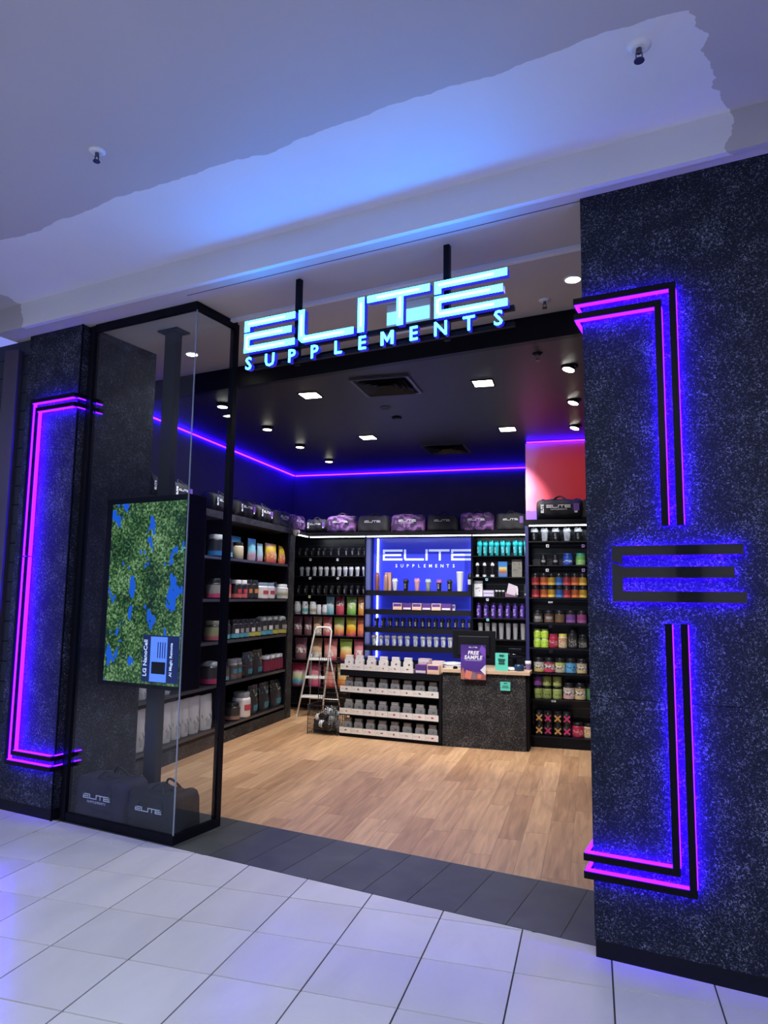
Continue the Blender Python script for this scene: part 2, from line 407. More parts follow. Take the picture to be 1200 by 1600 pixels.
for ix in range(-13, 6):
    for iy in range(-5, 5):
        x0, y0 = GX + ix * T, GY + iy * T
        poly = [(x0 + g, y0 + g), (x0 + T - g, y0 + g), (x0 + T - g, y0 + T - g), (x0 + g, y0 + T - g)]
        poly = clip_poly(poly, lambda p: 0.112 - wof(p))
        if len(poly) < 3: continue
        if all(uof(p) > 0.35 and wof(p) > 0.02 for p in poly) or all(uof(p) < -5.3 and wof(p) > 0.1 for p in poly): continue
        cx_, cy_ = x0 + T / 2, y0 + T / 2
        lz = random.uniform(-0.0006, 0.0006)
        obj('tile', MB().prism([(a - cx_, b - cy_) for a, b in poly], -0.006, 0.0), TILE, floor, (cx_, cy_, lz), bevel=0.0)
# rest of the mall floor out of frame, in the same tiles (plain, beyond the tiles one can tell apart)
def brick_floor():
    m, nt, b = new_mat('mall_floor_beyond'); tc = nt.nodes.new('ShaderNodeTexCoord'); br = nt.nodes.new('ShaderNodeTexBrick')
    br.offset = 0; br.inputs['Scale'].default_value = 1; br.inputs['Brick Width'].default_value = T; br.inputs['Row Height'].default_value = T
    br.inputs['Mortar Size'].default_value = 0.004; br.inputs['Color1'].default_value = (0.62, 0.61, 0.62, 1); br.inputs['Color2'].default_value = (0.66, 0.65, 0.66, 1); br.inputs['Mortar'].default_value = (0.05, 0.05, 0.05, 1)
    nt.links.new(tc.outputs['Object'], br.inputs['Vector']); nt.links.new(br.outputs[0], b.inputs['Base Color']); b.inputs['Roughness'].default_value = 0.2
    return m
FB = brick_floor()
yb = GY - 5 * T
obj('floor', MB().box(0, 29, 0, yb + 13, -0.005, 0), FB, loc=(-22, -13, 0), structure=True)
xl_ = GX - 13 * T
obj('floor', MB().box(0, xl_ + 22, 0, 6 - yb, -0.005, 0), FB, loc=(-22, yb, 0), structure=True)
xr_ = GX + 6 * T
obj('floor', MB().box(0, 7 - xr_, 0, 3.2 - yb, -0.005, 0), FB, loc=(xr_, yb, 0), structure=True)

# ---- slate threshold: one row of slate tiles across the opening
slate = fobj('floor_threshold', MB().box(-4.13, 0.9, 0.112, 0.812, -0.005, -0.004), GROUTL)
k = 0
for i in range(-14, 3):
    u0 = -0.20 + i * 0.2985
    a, b = max(u0 + 0.002, -4.12), min(u0 + 0.2985 - 0.002, 0.9)
    if b - a < 0.03: continue
    for w0, w1 in ([(0.115, 0.81)] if i > -11 else [(0.115, 0.655), (0.659, 0.81)]):
        c = (a + b) / 2
        obj('slate_tile', MB().box(a - c, b - c, w0, w1, -0.004, 0.001), SLATE, slate, (c, 0, 0))

fobj('trim_5', MB().box(-4.1, 0.9, 0.811, 0.816, -0.004, 0.002), mat('joint_metal', (0.3, 0.29, 0.27), 0.4, 0.5))
# ---- shop floor: individual oak planks running front to back
sf = obj('floor_shop', MB().prism([(-4.9, 5.0), (1.2, 4.4), (1.2, 11.1), (-4.9, 11.1)], -0.005, -0.003), GROUTL, structure=True)
PW, PL = 0.178, 1.22
x = -4.616
prng = random.Random(3)
while x < 0.7:
    y = 4.0 - prng.random() * PL
    while y < 10.75:
        poly = [(x + 0.0008, y + 0.001), (x + PW - 0.0008, y + 0.001), (x + PW - 0.0008, y + PL - 0.001), (x + 0.0008, y + PL - 0.001)]
        poly = clip_poly(poly, lambda p: wof(p) - 0.815)
        poly = clip_poly(poly, lambda p: 10.76 - p[1]) if poly else poly
        if len(poly) >= 3 and not (x < -4.0 and y + PL < 5.4) and not (x > 0.2 and y > 5.5 and y + PL > 9.2):
            cx_, cy_ = x + PW / 2, y + PL / 2
            obj('plank', MB().prism([(a - cx_, b - cy_) for a, b in poly], -0.003, 0.001), PLANK, sf, (cx_, cy_, 0))
        y += PL
    x += PW

# ---- facade pillars
wr = fempty('wall_right'); wr['kind'] = 'structure'
GAP = 0.0015
for z0, z1 in ((0.082, 1.262), (1.264, 4.0)):
    obj('cladding_panel', MB().box(0, 3.4, 0, 0.93, z0, z1), GRANITE, wr, bevel=0.002)
fobj('baseboard_right', MB().box(0.004, 3.4, 0.004, 0.9, 0, 0.082), SKIRT)
wl = fempty('wall_left'); wl['kind'] = 'structure'
for z0, z1 in ((0.085, 4.0),):
    obj('cladding_panel', MB().box(-4.80, -4.132, 0.077, 0.911, z0, z1), GRANITE, wl, bevel=0.002)
obj('corner_trim', MB().box(-4.136, -4.126, 0.073, 0.085, 0.0, 4.0), BLACK, wl)
fobj('baseboard_left', MB().box(-4.80, -4.138, 0.083, 0.9, 0, 0.085), SKIRT)
# dark slatted wall left of the left pillar
lp = fempty('wall_far_left'); lp['kind'] = 'structure'
obj('backing', MB().box(-8.0, -4.802, 0.15, 0.3, 0, 4.0), BLACKM, lp)
for i in range(24):
    obj('panel', MB().box(-8.0, -4.803, 0.128, 0.149, i * 0.1675 + 0.003, min((i + 1) * 0.1675, 4.0) - 0.003), mat('slate_blue_panel', (0.018, 0.023, 0.045), 0.45), lp, bevel=0.003)

# ---- shop shell
obj('wall_shop_left', MB().box(-5.0, -4.85, 4.95, 11.25, 0, 3.9), WALLBLK, structure=True)
obj('wall_shop_back', MB().box(-5.0, -0.78, 11.1, 11.25, 0, 3.9), WALLBLK, structure=True)
obj('wall_shop_right', MB().box(0.95, 1.05, 4.6, 9.6, 0, 3.9), WALLBLK, structure=True)
# ceiling of the shop (dark), clipped along the entrance beam
cp = [(-5.0, 5.0), (1.05, 5.0), (1.05, 11.25), (-5.0, 11.25)]
cp = [(-5.0, 4.0), (1.05, 4.0), (1.05, 11.25), (-5.0, 11.25)]
cp = clip_poly(cp, lambda p: wof(p) - 1.54)
obj('ceiling_shop', MB().prism(cp, 3.8, 3.86), CEILBLK, structure=True)
fobj('trim_1', MB().box(-5.05, 1.4, 1.53, 1.60, 3.795, 4.02), BLACK)
# entry soffit behind the facade line, cream
fobj('ceiling_entry', MB().box(-5.05, 1.4, -0.06, 1.53, 4.0, 4.05), CREAM)
fobj('trim_2', MB().box(-2.93, 0.0, 0.52, 0.56, 3.975, 4.0), WHITEP)
fobj('trim_3', MB().box(-2.93, 0.0, 0.022, 0.027, 3.9985, 4.0), BLACKM)
# mall ceiling and bulkhead fascia (painted, patchy)
fobj('trim_4', MB().box(-9.5, 3.5, -0.10, -0.058, 4.0, 4.215), CEILPAINT)
fobj('ceiling', MB().box(-20, 6, -12, -0.058, 4.215, 4.30), CEILPAINT)
# opposite side of the mall (only seen as a reflection in the showcase glass)
opp = fobj('wall_opposite', MB().box(-20, 6, -12.1, -12.0, 0, 4.3), mat('pale_shopfront', (0.55, 0.52, 0.48), 0.6))
for i, (u_, wd) in enumerate(((-16.5, 1.1), (-11.6, 0.5), (-8.2, 1.6), (-4.6, 0.5), (-2.6, 0.9), (-0.4, 0.45), (1.1, 0.3), (2.2, 0.9), (4.4, 0.4))):
    obj('pier', MB().box(u_ - wd / 2, u_ + wd / 2, -11.99, -11.7, 0, 4.2), mat('dark_pier', (0.03, 0.03, 0.035), 0.5), opp)
sgn = fempty('shop_sign', -13.7, -11.98, 0)
tag(sgn, 'shop name in blue-green letters on the opposite shopfront, mirrored in the showcase glass', 'sign')
obj('sign_board', MB().box(-1.1, 1.1, -0.02, 0.03, 2.75, 3.45), mat('sign_board_green', (0.05, 0.12, 0.09), 0.5), sgn)
put_text('Specsavers', mat('sign_letters_pale', (0.3, 0.6, 0.7), 0.5, emit=(0.25, 0.7, 0.95), es=2.5), sgn, (0, 0.035, 2.98), 0.36, 0.01, 0.004, rot=(PI / 2, 0, PI))

# ================================================================== FIXED FITTINGS ON CEILINGS
def sprinkler(loc, label, m=CHROME, rose=WHITEP, s=1.0):
    e = empty('sprinkler', loc); tag(e, label, 'sprinkler')
    obj('rose', MB().lathe([(0.045 * s, 0), (0.045 * s, -0.004 * s), (0.028 * s, -0.012 * s)], 20), rose, e)
    obj('pendant', MB().lathe([(0.011 * s, -0.012 * s), (0.011 * s, -0.03 * s), (0.006 * s, -0.033 * s)], 10).box(-0.013 * s, -0.009 * s, -0.003 * s, 0.003 * s, -0.06 * s, -0.03 * s).box(0.009 * s, 0.013 * s, -0.003 * s, 0.003 * s, -0.06 * s, -0.03 * s), m, e)
    obj('deflector', MB().lathe([(0.02 * s, -0.06 * s), (0.02 * s, -0.064 * s)], 12), m, e)
    return e
DKCH = mat('dark_chrome', (0.12, 0.12, 0.14), 0.3, 0.8)
def on_ceil(px, py, z):
    r = ray(px, py); t = (z - EYE) / r[2]; return Vector((r[0] * t, r[1] * t, z))
sprinkler(on_ceil(152, 236, 4.215), 'small fire sprinkler in the mall ceiling at upper left', DKCH)
sprinkler(on_ceil(998, 72, 4.215), 'fire sprinkler with round rose in the bright ceiling patch at upper right', DKCH, s=1.15)
sprinkler(on_ceil(851, 469, 4.0), 'white sprinkler in the cream entry ceiling beside the sign', DKCH)
sprinkler(on_ceil(840, 552, 3.8), 'black sprinkler in the dark shop ceiling near the right pillar', DKCH, BLACKM)

# downlights
def round_light(loc, label, power, tilt=None, r=0.055):
    e = empty('downlight', loc); tag(e, label, 'downlight')
    obj('bezel', MB().lathe([(r + 0.014, 0), (r + 0.014, -0.006), (r, -0.008)], 24, cap=False), WHITEP, e)
    h = obj('lamp_disc', MB().lathe([(r, -0.004), (r * 0.98, -0.007)], 24), LAMPGLOW, e)
    lamp('downlight_lamp', Vector(loc) + Vector((0, 0, -0.02)), power, (1.0, 0.95, 0.87), 120, 0.8)
    return e
for (px_, py_, lb) in ((895, 436, 'round recessed downlight in the cream entry ceiling beside the right pillar'),
                       (300, 553, 'round recessed downlight in the cream entry ceiling above the glass showcase')):
    round_light(on_ceil(px_, py_, 4.0), lb, L_ENTRY, r=0.052)
def spot_light(loc, label, target, power, tilt=0.15):
    e = empty('spotlight', loc); tag(e, label, 'spotlight')
    obj('bezel', MB().lathe([(0.075, 0), (0.075, -0.008), (0.06, -0.01)], 24, cap=False), BLACKM, e)
    d = (Vector(target) - Vector(loc)).normalized(); q = d.to_track_quat('-Z', 'Y').to_euler(); q2 = Vector((d.x * tilt, d.y * tilt, -1)).to_track_quat('-Z', 'Y').to_euler()
    obj('lamp_head', MB().lathe([(0.045, 0.0), (0.058, -0.030), (0.053, -0.033)], 20), BLACKM, e, rot=q2)
    obj('lamp_disc', MB().lathe([(0.052, -0.036), (0.050, -0.0385)], 20), LAMPGLOW, e, rot=q2)
    lamp('spotlight_lamp', Vector(loc) + d * 0.06, power, (1.0, 0.97, 0.92), 70, 0.7, target)
    return e
for i, (px_, py_) in enumerate(((348, 631), (418, 667), (469, 695), (514, 718))):
    p = on_ceil(px_, py_, 3.8)
    tgt = (-4.3, p.y + 0.1, 1.3) if i < 3 else (-3.9, 10.4, 1.5)
    spot_light(p, ['small tilted spotlight nearest the showcase in the row over the left shelves', 'second tilted spotlight in the row over the left shelves',
                   'third tilted spotlight in the row over the left shelves', 'farthest tilted spotlight over the left shelves, near the back wall'][i], tgt, L_SPOT)
for i, (px_, py_) in enumerate(((890, 572), (897, 625), (899, 665))):
    p = on_ceil(px_, py_, 3.8)
    spot_light(p, ['nearest bright tilted spotlight beside the right pillar inside the shop', 'middle tilted spotlight in the row beside the right pillar',
                   'farthest tilted spotlight beside the right pillar, near the red wall graphic'][i], (-1.6, p.y - 0.6, 0.4), L_SPOT, 0.7)
def twin_light(loc, label, power, aim=None):
    e = empty('downlight', loc); tag(e, label, 'downlight')
    s = 0.105
    obj('bezel', MB().box(-s, s, -s, -s + 0.014, -0.008, 0).box(-s, s, s - 0.014, s, -0.008, 0).box(-s, -s + 0.014, -s + 0.014, s - 0.014, -0.008, 0).box(s - 0.014, s, -s + 0.014, s - 0.014, -0.008, 0), BLACKM, e)
    obj('diffuser', MB().box(-s + 0.016, s - 0.016, -s + 0.016, s - 0.016, -0.010, -0.002), LAMPGLOW, e)
    lamp('downlight_lamp', Vector(loc) + Vector((0, 0, -0.03)), power, (1.0, 0.93, 0.84), 118, 0.7, radius=0.08)
    lamp('downlight_lamp', Vector(loc) + Vector((0, 0.03, -0.03)), L_AIM, (1.0, 0.97, 0.93), 66, 0.8, aim, radius=0.05)  # second spot, added to front-light the back shelves, rack and counter
for px_, py_, lb in ((485, 617, 'square bright downlight at front left of the dark shop ceiling'), (755, 598, 'square bright downlight at front right of the dark shop ceiling'),
                     (575, 683, 'square bright downlight at rear left of the dark shop ceiling'), (793, 670, 'square bright downlight at rear right of the dark shop ceiling')):
    q_ = on_ceil(px_, py_, 3.8); twin_light(q_, lb, L_SHOP, (q_.x * 0.95 - 0.35, 10.6, 1.35) if q_.y > 7.6 else (q_.x * 0.8, 8.9, 0.9))

# air diffusers
def vent(loc, s, label, rotz=0):
    e = empty('ceiling_vent', loc, rotz); tag(e, label, 'vent')
    fr = MB()
    for a in (0, 1, 2, 3):
        c, d = [(1, 0), (0, 1), (-1, 0), (0, -1)][a]
    t = 0.03
    fr.box(-s, s, -s, -s + t, -0.02, 0).box(-s, s, s - t, s, -0.02, 0).box(-s, -s + t, -s + t, s - t, -0.02, 0).box(s - t, s, -s + t, s - t, -0.02, 0)
    obj('frame', fr, mat('vent_frame', (0.05, 0.055, 0.075), 0.35), e)
    for k in range(1, 5):
        r0 = s - t - 0.01 - k * (s - t) / 5.4; r1 = r0 + 0.035
        b = MB(); q = 4
        vs = []
        for rr_, zz in ((r0, -0.004), (r1, -0.035)):
            vs += [(-rr_, -rr_, zz), (rr_, -rr_, zz), (rr_, rr_, zz), (-rr_, rr_, zz)]
        b.add(vs, [(i, (i + 1) % 4, 4 + (i + 1) % 4, 4 + i) for i in range(4)] + [(4 + i, 4 + (i + 1) % 4, (i + 1) % 4, i) for i in range(4)])
        obj('louvre', b, mat('vent_louvre', (0.03, 0.032, 0.04), 0.4), e)
    return e
vent(on_ceil(604, 602, 3.8), 0.29, 'large square air vent in the front of the dark shop ceiling')
vent(on_ceil(697, 700, 3.8), 0.30, 'dim square air vent near the back of the dark shop ceiling')
for px_, py_, m_, lb in ((602, 637, WHITEM, 'small round grey detector just behind the front ceiling vent'), (620, 652, BLACKM, 'small round black ceiling speaker behind the grey detector')):
    e = empty('ceiling_detector', on_ceil(px_, py_, 3.8)); tag(e, lb, 'detector' if m_ is WHITEM else 'speaker')
    obj('body', MB().lathe([(0.06, 0), (0.058, -0.012), (0.05, -0.02)], 20), mat('detector_grey', (0.10, 0.105, 0.13), 0.5) if m_ is WHITEM else BLACKM, e)
    obj('grille', MB().lathe([(0.045, -0.02), (0.035, -0.026)], 20), SHELF, e)

# purple LED line round the ceiling
def led_run(name, label, box_, m=CEILLED):
    x0, x1, y0, y1, z0, z1 = box_
    e = empty('led_strip', ((x0 + x1) / 2, (y0 + y1) / 2, z0)); tag(e, label, 'led strip')
    cx_, cy_ = (x0 + x1) / 2, (y0 + y1) / 2
    obj('glow_tube', MB().box(x0 - cx_, x1 - cx_, y0 - cy_, y1 - cy_, 0, z1 - z0), m, e)
    obj('channel', MB().box(x0 - cx_ - 0.004, x1 - cx_ + 0.004, y0 - cy_ - 0.004, y1 - cy_ + 0.004, z1 - z0, z1 - z0 + 0.006), BLACKM, e)
led_run('', 'thin glowing purple strip along the top of the left shop wall', (-4.845, -4.828, 5.3, 11.07, 3.776, 3.792))
led_run('', 'thin glowing purple strip along the top of the back shop wall', (-4.82, -0.80, 11.078, 11.095, 3.776, 3.792))
led_run('', 'thin glowing purple strip above the red wall graphic', (-0.775, 0.94, 9.262, 9.280, 3.776, 3.792))

# ================================================================== LED FRAMES ON THE PILLARS
def frame_seg(par, a, b, kind, name='bar'):
    pass
BD0, BD1 = -0.062, -0.020   # bar depth in front of the cladding (relative w)
def led_bar_v(par, u0, u1, z0, z1, w0):        # vertical bar; light lip on the +u side, glow strip behind
    b = obj('bar', MB().box(u0, u1, w0 + BD0, w0 + BD1, z0, z1), BLACK, par)
    obj('light_strip', MB().box(u1, u1 + 0.0018, w0 + BD0 + 0.008, w0 + BD1, z0 + 0.004, z1 - 0.004), MAGENTA, par)
    obj('glow_strip', MB().box(u0 + 0.008, u1 - 0.006, w0 + BD1, w0 + BD1 + 0.004, z0 + 0.01, z1 - 0.01), VIOLET, par)
def led_bar_h(par, u0, u1, z0, z1, w0, down):  # horizontal bar; light lip below (top of frame) or above (bottom of frame)
    obj('bar', MB().box(u0, u1, w0 + BD0, w0 + BD1, z0, z1), BLACK, par)
    za, zb = (z0 - 0.005, z0) if down else (z1, z1 + 0.005)
    obj('light_strip', MB().box(u0 + 0.004, u1 - 0.03, w0 + BD0 + 0.008, w0 + BD1, za, zb), MAGENTA, par)
    obj('glow_strip', MB().box(u0 + 0.01, u1 - 0.01, w0 + BD1, w0 + BD1 + 0.004, z0 + 0.008, z1 - 0.008), VIOLET, par)
def led_ret(par, uo, w0, w1, z0, z1, down, sgn_):    # return bar on the side of a pillar at u = uo, standing off by sgn_*0.03
    ua, ub = sorted((uo + sgn_ * 0.008, uo + sgn_ * 0.034))
    obj('return_bar', MB().box(ua, ub, w0, w1, z0, z1), BLACK, par)
    za, zb = (z0 - 0.005, z0) if down else (z1, z1 + 0.005)
    obj('light_strip', MB().box(ua + 0.002, ub - 0.004, w0 + 0.004, w1 - 0.004, za, zb), MAGENTA, par)
H = 0.033
def right_frame(label, zc, z_end, down):
    e = fempty('led_light_frame'); tag(e, label, 'light')
    for uo, dz in ((0.452, 0.0), (0.381, 0.085)):
        z = zc - dz if down else zc + dz          # outer edge of the horizontal
        za, zb = (z - H, z) if down else (z, z + H)
        led_bar_h(e, -0.034, uo + H, za, zb, 0, down)
        if down: led_bar_v(e, uo, uo + H, z_end, za, 0)
        else: led_bar_v(e, uo, uo + H, zb, z_end, 0)
        led_ret(e, 0, BD1, 0.30, za, zb, down, -1)
    return e
right_frame('black double line light frame with purple glow, upper one on the right granite pillar', 3.392, 2.134, True)
right_frame('black double line light frame with purple glow, lower one on the right granite pillar', 0.385, 1.648, False)
# left frame: one tall bracket
e = fempty('led_light_frame'); tag(e, 'tall bracket shaped double line light frame glowing magenta on the left granite pillar', 'light')
for uo, dz in ((-4.648, 0.0), (-4.578, 0.078)):
    zt, zb_ = 3.392 - dz, 0.383 + dz
    led_bar_h(e, uo, -4.098, zt - H, zt, 0.077, True)
    led_bar_h(e, uo, -4.098, zb_, zb_ + H, 0.077, False)
    for za, zb2 in ((zb_ + H, 2.05), (2.056, zt - H)):
        u1 = uo + H * 0.55
        obj('bar', MB().box(uo, u1, 0.077 + BD0, 0.077 + BD1, za, zb2), BLACK, e)
        obj('light_strip', MB().box(u1, u1 + 0.016, 0.077 + BD0 + 0.018, 0.077 + BD1, za + 0.002, zb2 - 0.002), MAGENTA, e)
        obj('glow_strip', MB().box(uo + 0.006, u1 - 0.004, 0.077 + BD1, 0.077 + BD1 + 0.004, za, zb2), VIOLET, e)
    led_ret(e, -4.132, 0.077 + BD1, 0.31, zt - H, zt, True, 1)
    led_ret(e, -4.132, 0.077 + BD1, 0.31, zb_, zb_ + H, False, 1)
# mirror-black E emblem on the right pillar
e = fempty('wall_emblem'); tag(e, 'glossy black mirrored letter E emblem with violet halo on the right pillar', 'emblem')
ua, ub, um = 0.135, 0.742, 0.70
polE = [(ua, 2.035), (ua, 1.962), (ua + 0.052, 1.942), (ua + 0.052, 1.984), (ub, 1.988), (ub, 2.035)]
polE2 = [(ua, 1.753), (ub + 0.006, 1.755), (ub + 0.006, 1.804), (ua + 0.052, 1.812), (ua + 0.052, 1.873), (um, 1.873), (um, 1.926), (ua + 0.040, 1.932), (ua, 1.952)]
def slab_obj(name, polys, w0, w1, m, par):
    b = MB()
    for p in polys: b.slab(p, w0, w1)
    return obj(name, b, m, par)
slab_obj('letter_face', [[(ua, 1.962), (ua + 0.052, 1.942), (ua + 0.052, 2.035), (ua, 2.035)], rect(ua + 0.052, ub, 1.986, 2.035)], -0.05, -0.028, MIRROR, e)
slab_obj('letter_face', [[(ua, 1.753), (ua + 0.052, 1.753), (ua + 0.052, 1.932), (ua, 1.950)], rect(ua + 0.052, ub + 0.006, 1.753, 1.806), rect(ua + 0.052, um, 1.873, 1.928)], -0.05, -0.028, MIRROR, e)
for (a, b_, c, d) in ((ua + 0.008, ub - 0.01, 2.012, 2.026), (ua + 0.008, ub - 0.01, 1.994, 2.0), (ua + 0.06, um - 0.01, 1.908, 1.918), (ua + 0.06, um - 0.01, 1.882, 1.892), (ua + 0.008, ub - 0.01, 1.790, 1.798), (ua + 0.008, ub - 0.01, 1.762, 1.770)):
    obj('glow_strip', MB().box(a, b_, -0.028, -0.024, c, d), mat('violet_led_soft', (0.1, 0.02, 0.3), 0.5, emit=(0.035, 0.001, 1.0), es=90.0), e)
obj('glow_strip', MB().box(ua + 0.008, ua + 0.02, -0.028, -0.024, 1.77, 1.925), MATS['violet_led_soft'], e)

# ================================================================== HANGING SIGN
e = fempty('hanging_sign'); tag(e, 'large illuminated cyan shop name sign hung on black poles over the entrance', 'sign')
H_ = 0.236; u00 = -2.412; sc_ = 1.962 / 8.34; zb0 = 3.487; WF = 0.08
for ch, a, c in W_E:
    polys = [[(u00 + x_ * sc_, zb0 + z_ * H_) for x_, z_ in p] for p in letter_polys(ch, a, c)]
    L_ = slab_obj('letter', polys, WF, WF + 0.045, SIGNSIDE, e)
    slab_obj('letter_face', polys, WF - 0.004, WF - 0.0002, SIGNFACE, L_)
    s_, v_, i_ = 0.195, 0.19, 0.065
    cores = {'E': [(a + 0.12, c - 0.35, 1 - s_ + i_, 1 - i_), (a + 0.12, c - 0.45, 0.40 + i_, 0.595 - i_), (a + 0.12, c - 0.35, i_, s_ - i_), (a + 0.06, a + 0.13, 0.12, 0.5)],
             'L': [(a + 0.18, c - 0.3, i_, s_ - i_), (a + 0.07, a + 0.13, 0.2, 0.85)], 'I': [(a + 0.07, a + 0.13, 0.15, 0.85)],
             'T': [(a + 0.3, c - 0.3, 1 - s_ + i_, 1 - i_), (a + 0.99, a + 1.05, 0.2, 0.8)]}[ch]
    slab_obj('bright_core', [rect(u00 + x0 * sc_, u00 + x1 * sc_, zb0 + z0 * H_, zb0 + z1 * H_) for x0, x1, z0, z1 in cores], WF - 0.005, WF - 0.0041, SIGNCORE, L_)
for i, ch in enumerate('SUPPLEMENTS'):
    u_ = -2.368 + i * (2.368 - 0.507) / 10
    zz = 3.362 + 0.0015 * i
    if ch == 'M':
        a_, t_, h_ = 0.046, 0.019, 0.090
        pm_ = [[(-a_, 0), (-a_ + t_, 0), (-a_ + t_, h_ * 0.62), (0, h_ * 0.18), (0, h_ * 0.46), (-a_ + t_, h_), (-a_, h_)], [(a_ - t_, 0), (a_, 0), (a_, h_), (a_ - t_, h_), (0, h_ * 0.46), (0, h_ * 0.18), (a_ - t_, h_ * 0.62)]]
        pm_ = [[(u_ + x_, zz + z_) for x_, z_ in p] for p in pm_]
        L_ = slab_obj('letter', pm_, WF, WF + 0.037, SIGNSIDE, e)
        slab_obj('letter_face', pm_, WF - 0.004, WF - 0.0002, SIGNFACE, L_); continue
    me = text_mesh(ch, 0.128, 0.018, 0.0035).copy(); me.materials.append(SIGNSIDE)
    L_ = obj('letter', me, None, e, (u_, WF + 0.019, zz), rot=RX90)
    me = text_mesh(ch, 0.128, 0.0015, 0.0015).copy(); me.materials.append(SIGNFACE)
    obj('letter_face', me, None, L_, (0, 0, 0.0205))
obj('rail', MB().box(-2.40, -0.425, WF + 0.046, WF + 0.075, 3.475, 3.505), BLACK, e)
obj('rail', MB().box(-2.40, -0.425, WF + 0.046, WF + 0.075, 3.375, 3.40), BLACK, e)
for u_ in (-2.012, -0.875):
    obj('pole', MB().box(u_ - 0.019, u_ + 0.019, WF + 0.076, WF + 0.112, 3.37, 4.0), BLACK, e)
# pale unit mounted under the entry ceiling behind the T
e = fempty('ceiling_unit', -1.47, 0.86, 4.0); tag(e, 'pale rectangular ceiling unit catching cyan sign light, behind the T of the hanging sign', 'air unit')
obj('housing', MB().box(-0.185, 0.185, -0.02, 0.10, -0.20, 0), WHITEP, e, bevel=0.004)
obj('sign_glow_panel', MB().box(-0.18, 0.178, -0.026, -0.0205, -0.165, -0.065), mat('painted_sign_glow', (0.3, 0.6, 0.8), 0.4, emit=(0.16, 0.50, 0.85), es=0.9), e)  # glow stands in for the sign's cyan light reflected off the housing
obj('lip', MB().box(-0.19, 0.205, -0.05, 0.0, -0.205, -0.20), WHITEP, e)

# ================================================================== GLASS SHOWCASE
e = fempty('glass_showcase'); tag(e, 'tall black framed corner glass showcase beside the left granite pillar', 'showcase')
gu0, gu1, gw0, gw1, gz = -4.10, -2.925, 0.130, 0.615, 3.985
obj('jamb', MB().box(gu0 + 0.004, gu0 + 0.06, gw0 - 0.005, gw0 + 0.055, 0, gz), BLACK, e, bevel=0.002)
obj('bottom_rail', MB().box(gu0 + 0.06, gu1, gw0, gw0 + 0.035, 0, 0.065), BLACK, e)
obj('bottom_rail', MB().box(gu1 - 0.035, gu1, gw0 + 0.035, gw1, 0, 0.065), BLACK, e)
obj('top_rail', MB().box(gu0 + 0.06, gu1, gw0, gw0 + 0.035, gz - 0.05, gz + 0.012), BLACK, e)
obj('top_rail', MB().box(gu1 - 0.035, gu1, gw0 + 0.035, gw1, gz - 0.05, gz + 0.012), BLACK, e)
obj('corner_post', MB().box(gu1 - 0.05, gu1 - 0.002, gw1 - 0.03, gw1 + 0.025, 0, gz), BLACK, e, bevel=0.002)
obj('front_pane', MB().box(gu0 + 0.055, gu1 - 0.012, gw0 + 0.012, gw0 + 0.022, 0.065, gz - 0.05), GLASS, e)
obj('side_pane', MB().box(gu1 - 0.022, gu1 - 0.012, gw0 + 0.024, gw1 - 0.03, 0.065, gz - 0.05), GLASS, e)
obj('glass_joint', MB().box(gu1 - 0.014, gu1 - 0.006, gw0 + 0.010, gw0 + 0.018, 0.065, gz - 0.05), mat('polished_edge', (0.30, 0.36, 0.45), 0.15, 0.3), e)

# ---- screen on a floor-to-ceiling pole inside the showcase
def screen_mat():
    m, nt, b = new_mat('screen_picture'); tc = nt.nodes.new('ShaderNodeTexCoord')
    n = nt.nodes.new('ShaderNodeTexNoise'); n.inputs['Scale'].default_value = 60; n.inputs['Detail'].default_value = 8; nt.links.new(tc.outputs['Object'], n.inputs['Vector'])
    n0 = nt.nodes.new('ShaderNodeTexNoise'); n0.inputs['Scale'].default_value = 4; n0.inputs['Detail'].default_value = 3; nt.links.new(tc.outputs['Object'], n0.inputs['Vector'])
    ad = nt.nodes.new('ShaderNodeMath'); ad.operation = 'MULTIPLY_ADD'; ad.inputs[1].default_value = 0.6; nt.links.new(n0.outputs['Fac'], ad.inputs[0]); 
    s2 = nt.nodes.new('ShaderNodeMath'); s2.operation = 'SUBTRACT'; s2.inputs[1].default_value = 0.3
    nt.links.new(n.outputs['Fac'], ad.inputs[2]); nt.links.new(ad.outputs[0], s2.inputs[0])
    r = ramp(nt, [(0.34, (0.006, 0.02, 0.006)), (0.72, (0.38, 0.62, 0.30)), (0.46, (0.02, 0.10, 0.02)), (0.56, (0.12, 0.24, 0.06))]); nt.links.new(s2.outputs[0], r.inputs[0])
    n3 = nt.nodes.new('ShaderNodeTexNoise'); n3.inputs['Scale'].default_value = 6; n3.inputs['Detail'].default_value = 3
    mp = nt.nodes.new('ShaderNodeMapping'); mp.inputs['Location'].default_value = (1.3, 2.1, 4.2); mp.inputs['Scale'].default_value = (1.4, 1, 0.8)
    nt.links.new(tc.outputs['Object'], mp.inputs[0]); nt.links.new(mp.outputs[0], n3.inputs['Vector'])
    g = nt.nodes.new('ShaderNodeMath'); g.operation = 'GREATER_THAN'; g.inputs[1].default_value = 0.635; nt.links.new(n3.outputs['Fac'], g.inputs[0])
    mx = nt.nodes.new('ShaderNodeMix'); mx.data_type = 'RGBA'; mx.inputs['B'].default_value = (0.01, 0.16, 1.0, 1)
    nt.links.new(g.outputs[0], mx.inputs['Factor']); nt.links.new(r.outputs[0], mx.inputs['A'])
    b.inputs['Base Color'].default_value = (0.01, 0.01, 0.01, 1); b.inputs['Roughness'].default_value = 0.3
    nt.links.new(mx.outputs['Result'], b.inputs['Emission Color']); b.inputs['Emission Strength'].default_value = 0.36
    return m
e = fempty('display_screen', -3.50, 0.30, 0); tag(e, 'large portrait screen showing green foliage, on a pole inside the glass showcase', 'screen')
